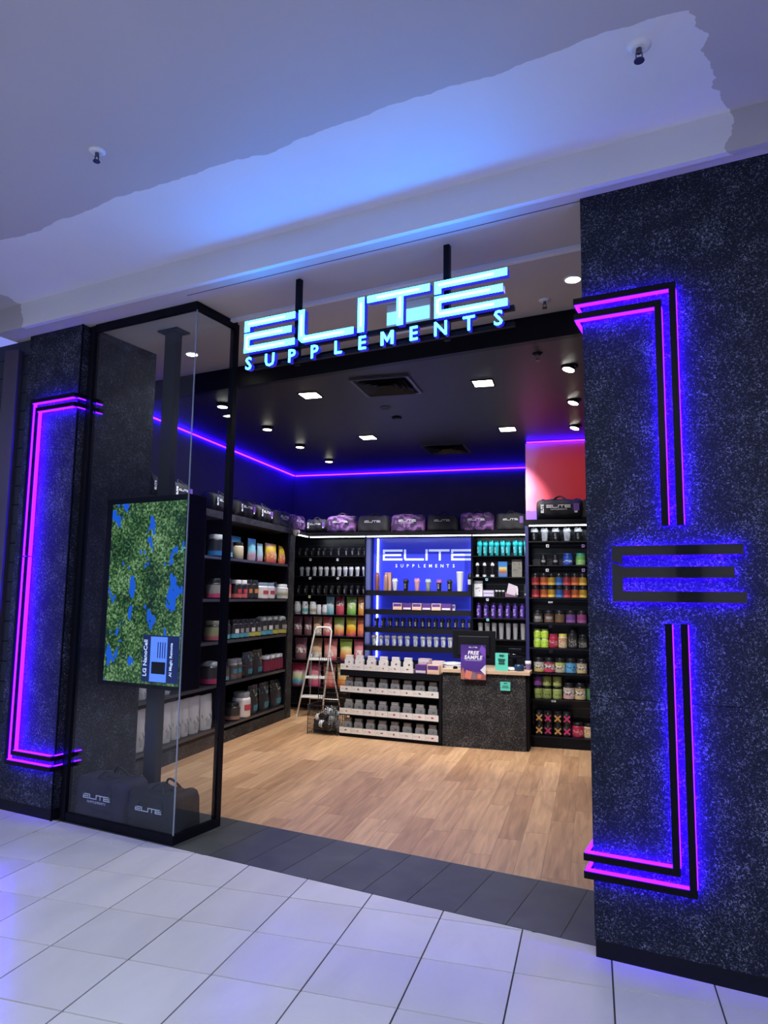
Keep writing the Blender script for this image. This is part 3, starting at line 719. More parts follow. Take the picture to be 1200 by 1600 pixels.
obj('cabinet', MB().box(-0.47, 0.43, 0.0, 0.20, 1.03, 2.535), BLACK, e, bevel=0.006)
obj('picture', MB().box(-0.395, 0.405, -0.006, -0.001, 1.065, 2.485), screen_mat(), e)
cap = obj('caption_panel', MB().box(0.03, 0.40, -0.012, -0.0065, 1.085, 1.44), mat('caption_navy', (0.005, 0.008, 0.03), 0.3, emit=(0.005, 0.01, 0.05), es=1.0), e)
obj('caption_card', MB().box(0.115, 0.285, -0.016, -0.0125, 1.09, 1.43), mat('caption_blue', (0.1, 0.2, 0.6), 0.4, emit=(0.12, 0.27, 0.9), es=0.45), cap)
obj('caption_picture', MB().box(0.135, 0.275, -0.0185, -0.0165, 1.15, 1.24), mat('caption_black', (0.005, 0.005, 0.01), 0.4), cap)
CAPW = mat('caption_white', (0.6, 0.65, 0.8), 0.5, emit=(0.6, 0.7, 0.95), es=0.4)
rv = Matrix.Rotation(PI / 2, 4, 'X') @ Matrix.Rotation(PI / 2, 4, 'Z')
def vtext(s, m, par, loc, size, off=0.0):
    o = put_text(s, m, par, loc, size, 0.0006, off); o.rotation_euler = (Matrix.Rotation(PI / 2, 4, 'X') @ Matrix.Rotation(PI / 2, 4, 'Z')).to_euler(); return o
vtext('LG NanoCell', CAPW, cap, (0.078, -0.0135, 1.265), 0.052, 0.0012)
vtext('AI Magic Remote', CAPW, cap, (0.338, -0.0135, 1.262), 0.036, 0.0008)
for i in range(4): obj('caption_line', MB().box(0.19 + i * 0.024, 0.198 + i * 0.024, -0.018, -0.0165, 1.27, 1.39), mat('caption_ink', (0.02, 0.03, 0.2), 0.5), cap)
obj('pole', MB().box(-0.125, 0.005, 0.205, 0.275, 0.0, 3.985), mat('pole_grey_black', (0.010, 0.013, 0.021), 0.38), e, bevel=0.003)
obj('ceiling_plate', MB().box(-0.17, 0.05, 0.16, 0.32, 3.985, 3.998), BLACK, e)
obj('bracket', MB().box(-0.16, 0.04, 0.195, 0.206, 1.5, 2.1), BLACK, e)

# ================================================================== DUFFEL BAGS
def camo_mat(name, c1, c2, c3, sc=7):
    m, nt, b = new_mat(name); tc = nt.nodes.new('ShaderNodeTexCoord'); n = nt.nodes.new('ShaderNodeTexNoise'); n.inputs['Scale'].default_value = sc; n.inputs['Detail'].default_value = 3; n.inputs['Distortion'].default_value = 1.5
    nt.links.new(tc.outputs['Object'], n.inputs['Vector']); r = ramp(nt, [(0.0, c1), (0.47, c2), (0.56, c3)], 'CONSTANT'); nt.links.new(n.outputs['Fac'], r.inputs[0])
    nt.links.new(r.outputs[0], b.inputs['Base Color']); b.inputs['Roughness'].default_value = 0.75
    return m
CAMO = camo_mat('purple_camo_cloth', (0.04, 0.018, 0.07), (0.17, 0.065, 0.26), (0.30, 0.14, 0.37))
BAGBLK = mat('black_bag_cloth', (0.014, 0.014, 0.018), 0.7, bump=0.5, vscale=14)
BAGNAVY = mat('dark_purple_bag_cloth', (0.022, 0.016, 0.045), 0.75, bump=0.5, vscale=16)
WEB = mat('black_webbing', (0.012, 0.012, 0.014), 0.6)
PURPLEP = mat('purple_patch', (0.17, 0.07, 0.42), 0.5)
def bag_body(L, h, d, round_, sag=0.04, taper=0.0, seed=0):
    # superelliptic section swept along x, ends eased in
    rng = random.Random(seed); nx, ns = 18, 28; b = MB(); vs = []; fs = []
    ph = rng.random() * 6
    for i in range(nx + 1):
        t = i / nx; xx = (t - 0.5) * L
        ease = 1 - (abs(2 * t - 1) ** 10) * 0.22
        for k in range(ns):
            a = 2 * PI * k / ns - PI / 2; c, s_ = math.cos(a), math.sin(a); p = round_
            y = math.copysign(abs(c) ** p, c) * d / 2; z = math.copysign(abs(s_) ** p, s_) * h / 2 + h / 2
            top = max(0, z / h - 0.25)
            y *= ease * (1 - taper * top); zz = z
            if z > h * 0.5:
                zz = h * 0.5 + (z - h * 0.5) * (ease * (1 - sag * (1 + math.cos(t * 9 + ph)) * 1.2)) + 0.006 * math.sin(t * 23 + ph) * top
            y += 0.006 * math.sin(t * 17 + z * 30 + ph)
            vs.append((xx * (1 - 0.05 * top * taper * 4), y, max(zz, 0.0)))
    for i in range(nx):
        for k in range(ns):
            a_, b_ = i * ns + k, i * ns + (k + 1) % ns; fs.append((a_, b_, b_ + ns, a_ + ns))
    fs += [tuple(range(ns))[::-1], tuple(range(nx * ns, (nx + 1) * ns))]
    return b.add(vs, fs, True)
def duffel(kind, L, h, d, seed=0):
    e = empty('duffel_bag')
    m = {'camo': CAMO, 'black': BAGBLK, 'barrel': BAGBLK, 'navy': BAGNAVY}[kind]
    barrel = kind == 'barrel'
    obj('bag_body', bag_body(L, h, d, 0.85 if barrel else 0.30, 0.02 if barrel else 0.05, 0.0 if barrel else 0.14, seed), m, e)
    obj('zip', MB().box(-L * 0.40, L * 0.40, -0.012, 0.012, h * 0.90, h * 0.955), WEB, e)
    hs = []
    for sy in (-1, 1):
        pts = []
        for i in range(13):
            t = i / 12; x = (t - 0.5) * L * 0.5
            zz = h * 0.62 + math.sin(t * PI) * h * (0.48 if sy < 0 else 0.52)
            yy = sy * d * (0.52 - 0.34 * math.sin(t * PI))
            pts.append((x, yy, zz))
        obj('handle', MB().tube(pts, 0.009, 6), WEB, e)
    if barrel:
        for sx in (-1, 1):
            b = MB(); x = sx * L * 0.36; n = 16
            for k in range(n):
                a0 = -PI / 2 - 0.1 + k * 2 * PI / n; 
            ring = [(x, -math.cos(a) * abs(math.cos(a)) ** -0.15 * (d / 2 + 0.004) if abs(math.cos(a)) > 1e-3 else 0, h / 2 + math.sin(a) * (h / 2 + 0.003)) for a in [(-PI / 2 + i * 2 * PI / 24) for i in range(24)]]
            vs = []; fs = []
            for (xx, yy, zz) in ring: vs += [(xx - 0.016, yy, max(zz, 0.001)), (xx + 0.016, yy, max(zz, 0.001))]
            for i in range(24):
                j = (i + 1) % 24; fs.append((2 * i, 2 * i + 1, 2 * j + 1, 2 * j))
            st = obj('strap', MB().add(vs, fs), WEB, e)
            o = put_text('ELITE', LOGOWHITE, st, (x + 0.011, -d / 2 - 0.010, h * 0.5), h * 0.17, 0.001, 0.002)
            o.rotation_euler = (Matrix.Rotation(PI / 2, 4, 'X') @ Matrix.Rotation(PI / 2, 4, 'Z')).to_euler()
        obj('patch', MB().box(L * 0.30, L * 0.42, -d / 2 - 0.012, -d / 2 + 0.01, h * 0.40, h * 0.72), PURPLEP, e)
    put_logo(e, (0 if not barrel else -0.01, -d / 2 - (0.011 if barrel else 0.007), h * 0.54), L * 0.52, LOGOWHITE, sub=(L > 0.5))
    return e
BAGC = {}
def place_bag(kind, L, h, d, loc, rotz, label, group=None):
    k = (kind, round(L, 2), round(h, 2))
    e = copy_tree(BAGC[k]) if k in BAGC else duffel(kind, L, h, d, len(BAGC))
    BAGC.setdefault(k, e); e.location = loc; e.rotation_euler = (0, 0, rotz); tag(e, label, 'bag', group)
    return e
# bags on the back ledge
LEDGE = 2.737
for x0, x1, kind, lb in ((515, 560, 'camo', 'purple camouflage duffel bag on the back ledge, left of the wide row'), (563, 612, 'black', 'black duffel bag between two purple bags on the back ledge, left one'),
                         (614, 667, 'camo', 'purple camouflage duffel bag at the middle of the back ledge'), (670, 718, 'black', 'black duffel bag between the middle and right purple bags on the back ledge'),
                         (721, 773, 'camo', 'purple camouflage duffel bag at right on the back ledge'), (777, 823, 'black', 'black duffel bag with purple tag at the right end of the back ledge')):
    a, _ = at_y(x0, 830, 10.5); b, _ = at_y(x1, 830, 10.5)
    e = place_bag(kind, b - a - 0.01, 0.275 if kind == 'camo' else 0.265, 0.26, ((a + b) / 2, 10.46, LEDGE), random.uniform(-0.03, 0.03), lb)
obj('tag', MB().box(0.13, 0.18, -0.136, -0.128, 0.10, 0.20), PURPLEP, e)
a, _ = at_y(480, 830, 10.4); b, _ = at_y(511, 830, 10.4)
place_bag('barrel', b - a, 0.22, 0.22, ((a + b) / 2, 10.42, LEDGE), 0.12, 'black barrel bag with white lettered straps in the back left corner of the ledge')
# bags on top of the left shelving (facing the room)
for x0, x1, kind, lb in ((236, 250, 'barrel', 'black barrel bag peeking past the granite pillar end above the left shelves'), (268, 301, 'barrel', 'black barrel bag seen above the screen through the showcase glass'),
                         (332, 363, 'barrel', 'black barrel bag behind the showcase post on the left shelving top'), (371, 399, 'barrel', 'black barrel bag with purple patch right of the showcase post'),
                         (402, 427, 'barrel', 'smaller looking black barrel bag, next after the post on the left shelving top'), (430, 455, 'black', 'plain black duffel bag near the far end of the left shelving top'),
                         (456, 478, 'camo', 'purple camouflage duffel bag at the far end of the left shelving top')):
    zz = 2.748; ya, yb_ = y_on_left(x0, zz, -4.3), y_on_left(x1, zz, -4.3)
    if yb_ > 10.4: yb_ = 10.4
    place_bag(kind, yb_ - ya - 0.06, 0.24, 0.25, (-4.41, (ya + yb_) / 2, zz), PI / 2 + random.uniform(-0.05, 0.05), lb)
# bags on the showcase floor
p = F(-3.76, 0.33, 0.003); e = place_bag('navy', 0.56, 0.34, 0.29, p, FA, 'dark purple duffel bag with white name on the showcase floor, left')
p = F(-3.215, 0.33, 0.003); e = place_bag('black', 0.50, 0.32, 0.30, p, FA, 'black duffel bag with white name on the showcase floor, right')

# ================================================================== SHELVING
NAVY = mat('navy_edge', (0.015, 0.016, 0.10), 0.4)
def slats(e, x0, x1, y, z0, z1, pitch=0.1):
    n = int(round((z1 - z0) / pitch)); me = None
    for i in range(n):
        b = MB().box(x0, x1, y - 0.012, y, 0.004, pitch - 0.006)
        if me is None: me = b.mesh('slat'); me.materials.append(SLAT)
        obj('slat', me, None, e, (0, 0, z0 + i * pitch))
    obj('groove_insert', MB().add(*_grooves(x0, x1, y, z0, pitch, n)), mat('groove_metal', (0.10, 0.11, 0.14), 0.3, 0.7), e)
def _grooves(x0, x1, y, z0, pitch, n):
    v = []; f = []
    for i in range(n):
        z = z0 + i * pitch; o = len(v); v += [(x0, y - 0.003, z - 0.006), (x1, y - 0.003, z - 0.006), (x1, y - 0.003, z + 0.004), (x0, y - 0.003, z + 0.004)]; f.append((o, o + 1, o + 2, o + 3))
    return v, f
YB, YF = 10.66, 10.30
zs1 = [2.365, 2.06, 1.775, 1.47, 1.15, 0.78, 0.38]
X1a, X1b, X2b, X3b = -4.60, -3.285, -1.66, -0.86
# zone 1
e = empty('slatwall_unit', (X1a, YB, 0)); tag(e, 'black slatwall bay with shaker bottles and pouches in the back left corner', 'shelving')
W1 = X1b - X1a
obj('back_board', MB().box(-0.02, W1, 0.0, 0.03, 0, 2.665), BLACKM, e)
slats(e, 0.0, W1 - 0.01, 0.0, 0.06, 2.66)
obj('side_panel', MB().box(W1 - 0.012, W1 + 0.012, YF - YB - 0.02, 0.03, 0, 2.665), BLACK, e)
for z in zs1: obj('shelf', MB().box(0.0 if z > 1 else 0.0, W1 - 0.014, YF - YB, -0.014, z - 0.014, z), SHELF, e)
# zone 2: branded bay
e = empty('branded_bay', (X1b, YB, 0)); tag(e, 'blue backed display bay with white shop name between the two slatwall bays', 'shelving')
W2 = X2b - X1b
BLUEP = mat('blue_glossy_panel', (0.04, 0.055, 0.72), 0.25, emit=(0.04, 0.055, 0.8), es=0.12)  # faint emission stands in for tube light on the board, no lamp itself
obj('back_board', MB().box(0.014, W2 - 0.016, 0.0, 0.03, 0, 2.665), BLUEP, e)
for z in (1.848, 1.565, 1.298, 1.028): obj('shelf', MB().box(0.014, W2 - 0.02, YF - YB + 0.02, -0.006, z - 0.075, z), SHELF, e)
obj('lower_board', MB().box(0.014, W2 - 0.02, YF - YB + 0.04, -0.01, 0, 0.80), BLACKM, e)
x_l = at_y(589.5, 900, 10.62)[0] - X1b
for zt, zb_ in ((2.655, 1.85), (1.772, 1.567), (1.489, 1.30), (1.222, 1.03), (0.95, 0.83)):
    obj('light_tube', MB().box(x_l - 0.009, x_l + 0.009, -0.030, -0.012, zb_ + 0.002, zt - 0.002), BLUELED, e)
    obj('light_tube', MB().box(W2 - 0.030, W2 - 0.014, -0.030, -0.012, zb_ + 0.002, zt - 0.002), BLUELED, e)
lx0 = at_y(598, 860, 10.645)[0]; lx1 = at_y(739.5, 868, 10.645)[0]
put_logo(e, ((lx0 + lx1) / 2 - X1b, -0.001, 2.315), lx1 - lx0, LOGOBLUE)
for i, ch in enumerate('SUPPLEMENTS'): put_text(ch, LOGOBLUE, e, ((lx0 + lx1) / 2 - X1b - 0.04 + (i - 5) * 0.090, -0.003, 2.210), 0.068, 0.001, 0.0012, name='letter')
# zone 3
e = empty('slatwall_unit', (X2b, YB, 0)); tag(e, 'narrow black slatwall bay with teal and purple bottles right of the blue panel', 'shelving')
W3 = X3b - X2b
obj('back_board', MB().box(0.0, W3, 0.0, 0.03, 0, 2.665), BLACKM, e)
slats(e, 0.016, W3 - 0.016, 0.0, 0.06, 2.66)
for x in (0.0, W3): obj('side_panel', MB().box(x - 0.014, x + 0.014, YF - YB - 0.01, 0.03, 0, 2.665), NAVY if x else BLACK, e)
for z in (2.365, 2.06, 1.775, 1.47, 1.172): obj('shelf', MB().box(0.016, W3 - 0.016, YF - YB, -0.014, z - 0.014, z), SHELF, e)
# ledge over the three bays with white light line
e = empty('top_ledge', (X1a, YF, 2.672)); tag(e, 'long black ledge carrying the duffel bags, white light line beneath its front edge', 'ledge')
obj('board', MB().box(0.35, X3b - X1a + 0.02, -0.02, 0.78, 0, 0.062), BLACKM, e, bevel=0.002)
obj('board', MB().box(-0.24, 0.349, -0.48, 0.78, 0, 0.062), BLACKM, e, bevel=0.002)
for a, b in ((0.40, X1b - X1a - 0.012), (X1b - X1a + 0.012, X2b - X1a - 0.012), (X2b - X1a + 0.012, X3b - X1a - 0.01)):
    obj('light_line', MB().box(a, b, -0.012, 0.006, -0.016, -0.001), WHITELED, e)
obj('light_line', MB().box(0.36, 0.376, -0.44, -0.03, -0.014, -0.001), WHITELED, e)
# zone 4: right unit, nearer
XR0, XR1, YR, YRB = -0.745, 0.93, 8.90, 9.24
e = empty('slatwall_unit', (XR0, YRB, 0)); tag(e, 'tall black slatwall bay with supplement tubs beside the right granite pillar', 'shelving')
WR_ = XR1 - XR0
obj('back_board', MB().box(0.0, WR_, 0.0, 0.02, 0, 2.66), BLACKM, e)
slats(e, 0.016, WR_, 0.0, 0.13, 2.63)
obj('side_panel', MB().box(-0.030, 0.010, YR - YRB - 0.005, 0.02, 0, 2.66), NAVY, e)
obj('plinth', MB().box(0.0, WR_, YR - YRB + 0.005, -0.014, 0, 0.115), BLACKM, e)
for z in (2.46, 2.168, 1.768, 1.466, 1.167, 0.868, 0.56, 0.13): obj('shelf', MB().box(0.012, WR_, YR - YRB, -0.014, z - 0.014, z), SHELF, e)
obj('ledge', MB().box(-0.03, WR_, YR - YRB - 0.01, 0.02, 2.662, 2.728), BLACKM, e)
obj('light_line', MB().box(0.02, WR_, YR - YRB - 0.005, YR - YRB + 0.012, 2.645, 2.66), WHITELED, e)
# small price cards on shelf faces
def card(px_, py_, Y, m, label, w_=0.035, h_=0.035):
    x, z = at_y(px_, py_, Y)
    e = empty('price_card', (x, Y, z)); tag(e, label, 'price card', None)
    obj('card', MB().box(-w_ / 2, w_ / 2, 0, 0.002, -h_ / 2, h_ / 2), m, e)
    obj('card_print', MB().box(-w_ * 0.3, w_ * 0.3, -0.001, 0, -h_ * 0.15, h_ * 0.2), BLACKM, e)
PC1 = mat('card_pale', (0.6, 0.62, 0.7), 0.5); PC2 = mat('card_lime', (0.55, 0.7, 0.3), 0.5); PC3 = mat('card_purple', (0.35, 0.2, 0.6), 0.5); PC4 = mat('card_cyan', (0.3, 0.7, 0.8), 0.5)
for px_, py_, Y, m_, lb in ((485, 874.5, 10.285, PC1, 'left price card under the top row of black shakers'), (527.5, 874.5, 10.285, PC1, 'right price card under the top row of black shakers'),
    (484.5, 903.5, 10.285, PC1, 'left price card under the row of white shakers'), (528, 903.5, 10.285, PC1, 'right price card under the row of white shakers'),
    (483.5, 932.5, 10.285, PC2, 'lime price card above the white supplement tubs'), (760.5, 905.5, 10.285, PC4, 'blue price card under the fitness bottles and boxes'),
    (761.5, 937, 10.285, PC1, 'pale price card above the purple bottles'), (762, 968.5, 10.285, PC4, 'cyan price card above the steel tumblers'),
    (855.5, 853, 8.885, PC1, 'grey price card under the top shakers of the right bay'), (911, 853, 8.885, PC3, 'purple price card under the top shakers of the right bay'),
    (855, 891, 8.885, PC1, 'blue and white price card under the black jars of the right bay'), (911.5, 891, 8.885, PC3, 'purple price card under the green tub of the right bay'),
    (860, 941, 8.885, PC1, 'pale price card under the red and yellow tubs'), (860, 979, 8.885, SLAT, 'dark price card above the lime tubs'), (861, 1017.5, 8.885, SLAT, 'dark price card above the skull label tubs'),
    (865, 1095.5, 8.885, PC1, 'pale price card low on the right bay')):
    card(px_, py_, Y, m_, lb, 0.05 if 'low' in lb else 0.035, 0.018 if 'low' in lb else 0.035)
# red wall graphic over the right bay
def red_mat():
    m, nt, b = new_mat('red_pink_graphic'); tc = nt.nodes.new('ShaderNodeTexCoord'); sp = nt.nodes.new('ShaderNodeSeparateXYZ'); nt.links.new(tc.outputs['Object'], sp.inputs[0])
    n = nt.nodes.new('ShaderNodeTexNoise'); n.inputs['Scale'].default_value = 1.5; nt.links.new(tc.outputs['Object'], n.inputs['Vector'])
    a = nt.nodes.new('ShaderNodeMath'); a.operation = 'MULTIPLY_ADD'; a.inputs[1].default_value = 0.7; nt.links.new(n.outputs['Fac'], a.inputs[0]); nt.links.new(sp.outputs[0], a.inputs[2])
    r = ramp(nt, [(0.30, (0.62, 0.16, 0.42)), (0.95, (0.62, 0.035, 0.045)), (0.50, (0.60, 0.07, 0.13))]); nt.links.new(a.outputs[0], r.inputs[0])
    # purple cloud shape low on the left
    n2 = nt.nodes.new('ShaderNodeTexNoise'); n2.inputs['Scale'].default_value = 9; n2.inputs['Detail'].default_value = 3; nt.links.new(tc.outputs['Object'], n2.inputs['Vector'])
    h1 = nt.nodes.new('ShaderNodeMath'); h1.operation = 'MULTIPLY_ADD'; h1.inputs[1].default_value = 0.12; nt.links.new(n2.outputs['Fac'], h1.inputs[0]); nt.links.new(sp.outputs[2], h1.inputs[2])
    lt = nt.nodes.new('ShaderNodeMath'); lt.operation = 'LESS_THAN'; lt.inputs[1].default_value = 0.29; nt.links.new(h1.outputs[0], lt.inputs[0])
    lx = nt.nodes.new('ShaderNodeMath'); lx.operation = 'LESS_THAN'; lx.inputs[1].default_value = 0.22; nt.links.new(sp.outputs[0], lx.inputs[0])
    mu = nt.nodes.new('ShaderNodeMath'); mu.operation = 'MULTIPLY'; nt.links.new(lt.outputs[0], mu.inputs[0]); nt.links.new(lx.outputs[0], mu.inputs[1])
    mx = nt.nodes.new('ShaderNodeMix'); mx.data_type = 'RGBA'; mx.inputs['B'].default_value = (0.12, 0.045, 0.55, 1)
    nt.links.new(mu.outputs[0], mx.inputs['Factor']); nt.links.new(r.outputs[0], mx.inputs['A'])
    nt.links.new(mx.outputs['Result'], b.inputs['Base Color']); nt.links.new(mx.outputs['Result'], b.inputs['Emission Color'])
    b.inputs['Emission Strength'].default_value = 0.16; b.inputs['Roughness'].default_value = 0.5
    return m
obj('wall_red_graphic', MB().box(0, 1.74, 0, 0.03, 0, 1.11), red_mat(), loc=(-0.79, 9.285, 2.66), structure=True)
obj('wall_shop_stub', MB().box(-0.80, 0.95, 9.32, 11.2, 0, 3.80), WALLBLK, structure=True)
place_bag('barrel', 0.56, 0.27, 0.24, (at_y(875, 811, 9.05)[0], 9.06, 2.730), 0.0, 'black barrel bag with white name in front of the red wall graphic')
place_bag('black', 0.48, 0.26, 0.24, (at_y(941, 811, 9.05)[0], 9.06, 2.730), 0.0, 'black bag mostly hidden behind the right granite pillar, beside the barrel bag')

# ---- left wall shelving unit
LZ = [2.205, 1.705, 1.205, 0.705, 0.205]
XF = -4.24
e = empty('product_shelving', (XF, 5.9, 0)); tag(e, 'long black shelving unit with granite trim along the left shop wall', 'shelving')
obj('back_board', MB().box(-0.60, -0.585, 0, 3.9, 0, 2.66), BLACKM, e)
obj('plinth', MB().box(-0.58, 0.0, 0, 3.72, 0, 0.135), GRANITE_IN, e)
obj('top_fascia', MB().box(-0.58, 0.0, 0, 3.72, 2.66, 2.744), GRANITE_IN, e, bevel=0.002)
obj('end_panel', MB().box(-0.58, 0.004, 3.72, 3.90, 0, 2.744), GRANITE_IN, e, bevel=0.002)
for y in (0.0, 1.80): obj('upright', MB().box(-0.58, -0.01, y, y + 0.04, 0.135, 2.66), BLACK, e)
obj('upright', MB().box(-0.58, -0.01, 3.68, 3.72, 0.135, 2.66), BLACK, e)
for z in LZ:
    for a, b in ((0.04, 1.80), (1.84, 3.68)):
        s = obj('shelf', MB().box(-0.58, -0.012, a, b, z - 0.035, z), SHELF, e)
        obj('price_rail', MB().box(-0.012, -0.004, a, b, z - 0.033, z - 0.002), mat('rail_grey', (0.05, 0.05, 0.06), 0.3), s)
# security camera
x, z = at_y(455, 829, 9.75)
e = empty('security_camera', (-4.19, 9.72, 2.69)); tag(e, 'white dome security camera at the far end of the left shelving top', 'camera')
obj('mount', MB().lathe([(0.05, 0.03), (0.055, 0.0), (0.05, -0.01)], 20), WHITEM, e)
obj('dome', MB().lathe([(0.046, -0.01), (0.04, -0.035), (0.022, -0.05), (0.003, -0.055)], 20), WHITEM, e)
obj('lens', MB().lathe([(0.014, 0), (0.012, 0.012)], 12), BLACK, e, loc=(0.03, -0.018, -0.034), rot=(0.9, 0.6, 0))

# ================================================================== PRODUCTS
def pm(name, c, rough=0.4, metal=0.0): return mat('plastic_' + name, c, rough, metal)
PBLACK = pm('black', (0.014, 0.014, 0.017), 0.28); PWHITE = pm('white', (0.72, 0.74, 0.80), 0.35); PCLOUD = pm('frosted', (0.55, 0.58, 0.66), 0.4)
PGREY = pm('grey', (0.22, 0.24, 0.25), 0.4); PPURP = pm('purple', (0.055, 0.02, 0.22), 0.3); PPINK = pm('pink', (0.62, 0.30, 0.34), 0.35)
STEEL = mat('brushed_steel', (0.62, 0.62, 0.65), 0.38, 0.55); COPPER = mat('copper', (0.62, 0.24, 0.17), 0.3, 0.7); COPPER2 = mat('rose_copper', (0.72, 0.40, 0.28), 0.3, 0.6)
LBLW = mat('label_white', (0.7, 0.7, 0.7), 0.5); LBLG = mat('label_grey', (0.3, 0.3, 0.3), 0.5)
PROTO = {}
def stamp(key, build):
    if key in PROTO: return copy_tree(PROTO[key])
    e = build(); PROTO[key] = e; return e
def lab_lathe(r0, r1, z0, z1, n=20, a0=None, a1=None):   # partial sleeve facing -y
    b = MB(); m = 12; vs = []; a0 = a0 if a0 is not None else -PI / 2 - 1.1; a1 = a1 if a1 is not None else -PI / 2 + 1.1
    for k in range(m + 1):
        a = a0 + (a1 - a0) * k / m
        vs += [(r0 * math.cos(a), r0 * math.sin(a), z0), (r1 * math.cos(a), r1 * math.sin(a), z1)]
    return b.add(vs, [(2 * k, 2 * k + 2, 2 * k + 3, 2 * k + 1) for k in range(m)], True)
def shaker(w_, h, cup, lid, print_=None, loop=True):
    def build():
        e = empty('shaker_bottle'); r = w_ / 2
        obj('cup', MB().lathe([(r * 0.62, 0), (r * 0.70, 0.004), (r * 0.74, h * 0.25), (r * 0.88, h * 0.70), (r * 0.90, h * 0.73)], 16), cup, e)
        obj('lid', MB().lathe([(r, h * 0.70), (r, h * 0.84), (r * 0.93, h * 0.88), (r * 0.72, h * 0.905)], 16), lid, e)
        obj('spout', MB().lathe([(r * 0.26, h * 0.895), (r * 0.26, h * 0.965), (r * 0.22, h)], 10, c=(r * 0.42, 0)), lid, e)
        if loop: obj('carry_loop', MB().tube([(-r * 0.85, 0, h * 0.88), (-r * 0.75, 0, h * 0.97), (-r * 0.3, 0, h * 0.985), (r * 0.1, 0, h * 0.93)], r * 0.10, 5), lid, e)
        if print_:
            o = put_text('ELITE', print_, e, (r * 0.13, -r * 0.86, h * 0.40), h * 0.17, 0.0008, 0.0006)
            o.rotation_euler = (Matrix.Rotation(PI / 2 - 0.07, 4, 'X') @ Matrix.Rotation(PI / 2, 4, 'Z')).to_euler()
        return e
    return stamp(('shaker', round(w_, 3), round(h, 3), cup.name, lid.name, bool(print_)), build)
def bottle(w_, h, body, lid, print_=None, handle=False):
    def build():
        e = empty('drink_bottle'); r = w_ / 2
        obj('body', MB().lathe([(r * 0.94, 0), (r, 0.006), (r, h * 0.78), (r * 0.9, h * 0.84), (r * 0.66, h * 0.88)], 16), body, e)
        obj('lid', MB().lathe([(r * 0.70, h * 0.875), (r * 0.72, h * 0.96), (r * 0.6, h)], 14), lid, e)
        if handle: obj('carry_handle', MB().tube([(-r * 0.6, 0, h * 0.90), (-r * 0.5, 0, h * 1.02), (r * 0.5, 0, h * 1.02), (r * 0.6, 0, h * 0.90)], r * 0.12, 5), lid, e)
        if print_:
            o = put_text('ELITE', print_, e, (r * 0.16, -r * 1.03, h * 0.40), h * 0.20, 0.0008, 0.0006)
            o.rotation_euler = (Matrix.Rotation(PI / 2, 4, 'X') @ Matrix.Rotation(PI / 2, 4, 'Z')).to_euler()
        return e
    return stamp(('bottle', round(w_, 3), round(h, 3), body.name, lid.name, bool(print_), handle), build)
def tumbler(w_, h, body, lid):
    def build():
        e = empty('tumbler'); r = w_ / 2
        obj('cup', MB().lathe([(r * 0.68, 0), (r * 0.72, 0.005), (r * 0.97, h * 0.93), (r, h * 0.94)], 18), body, e)
        obj('lid', MB().lathe([(r * 1.0, h * 0.925), (r * 1.02, h * 0.97), (r * 0.9, h)], 18), lid, e)
        return e
    return stamp(('tumbler', round(w_, 3), round(h, 3), body.name, lid.name), build)
def tub(w_, h, body, lid, label=None, dome=False, patch=None, name='supplement_tub'):
    def build():
        e = empty(name); r = w_ / 2; hl = h * 0.80
        obj('jar_body', MB().lathe([(r * 0.92, 0), (r, h * 0.03), (r, hl - h * 0.08), (r * 0.93, hl - h * 0.02), (r * 0.82, hl)], 18), body, e)
        lp_ = [(r * 0.88, hl), (r * 0.89, h * 0.97), (r * 0.84, h)] if not dome else [(r * 0.90, hl), (r * 0.88, hl + h * 0.08), (r * 0.7, hl + h * 0.16), (r * 0.35, h)]
        obj('lid', MB().lathe(lp_, 18), lid, e)
        if label: obj('label', MB().lathe([(r * 1.012, h * 0.06), (r * 1.012, hl - h * 0.10)], 18, cap=False), label, e)
        if patch: obj('label_patch', lab_lathe(r * 1.03, r * 1.03, h * 0.30, h * 0.52, a0=-PI / 2 - 0.7, a1=-PI / 2 + 0.7), patch, e)
        return e
    return stamp(('tub', name, round(w_, 3), round(h, 3), body.name, lid.name, label.name if label else '', dome, patch.name if patch else ''), build)
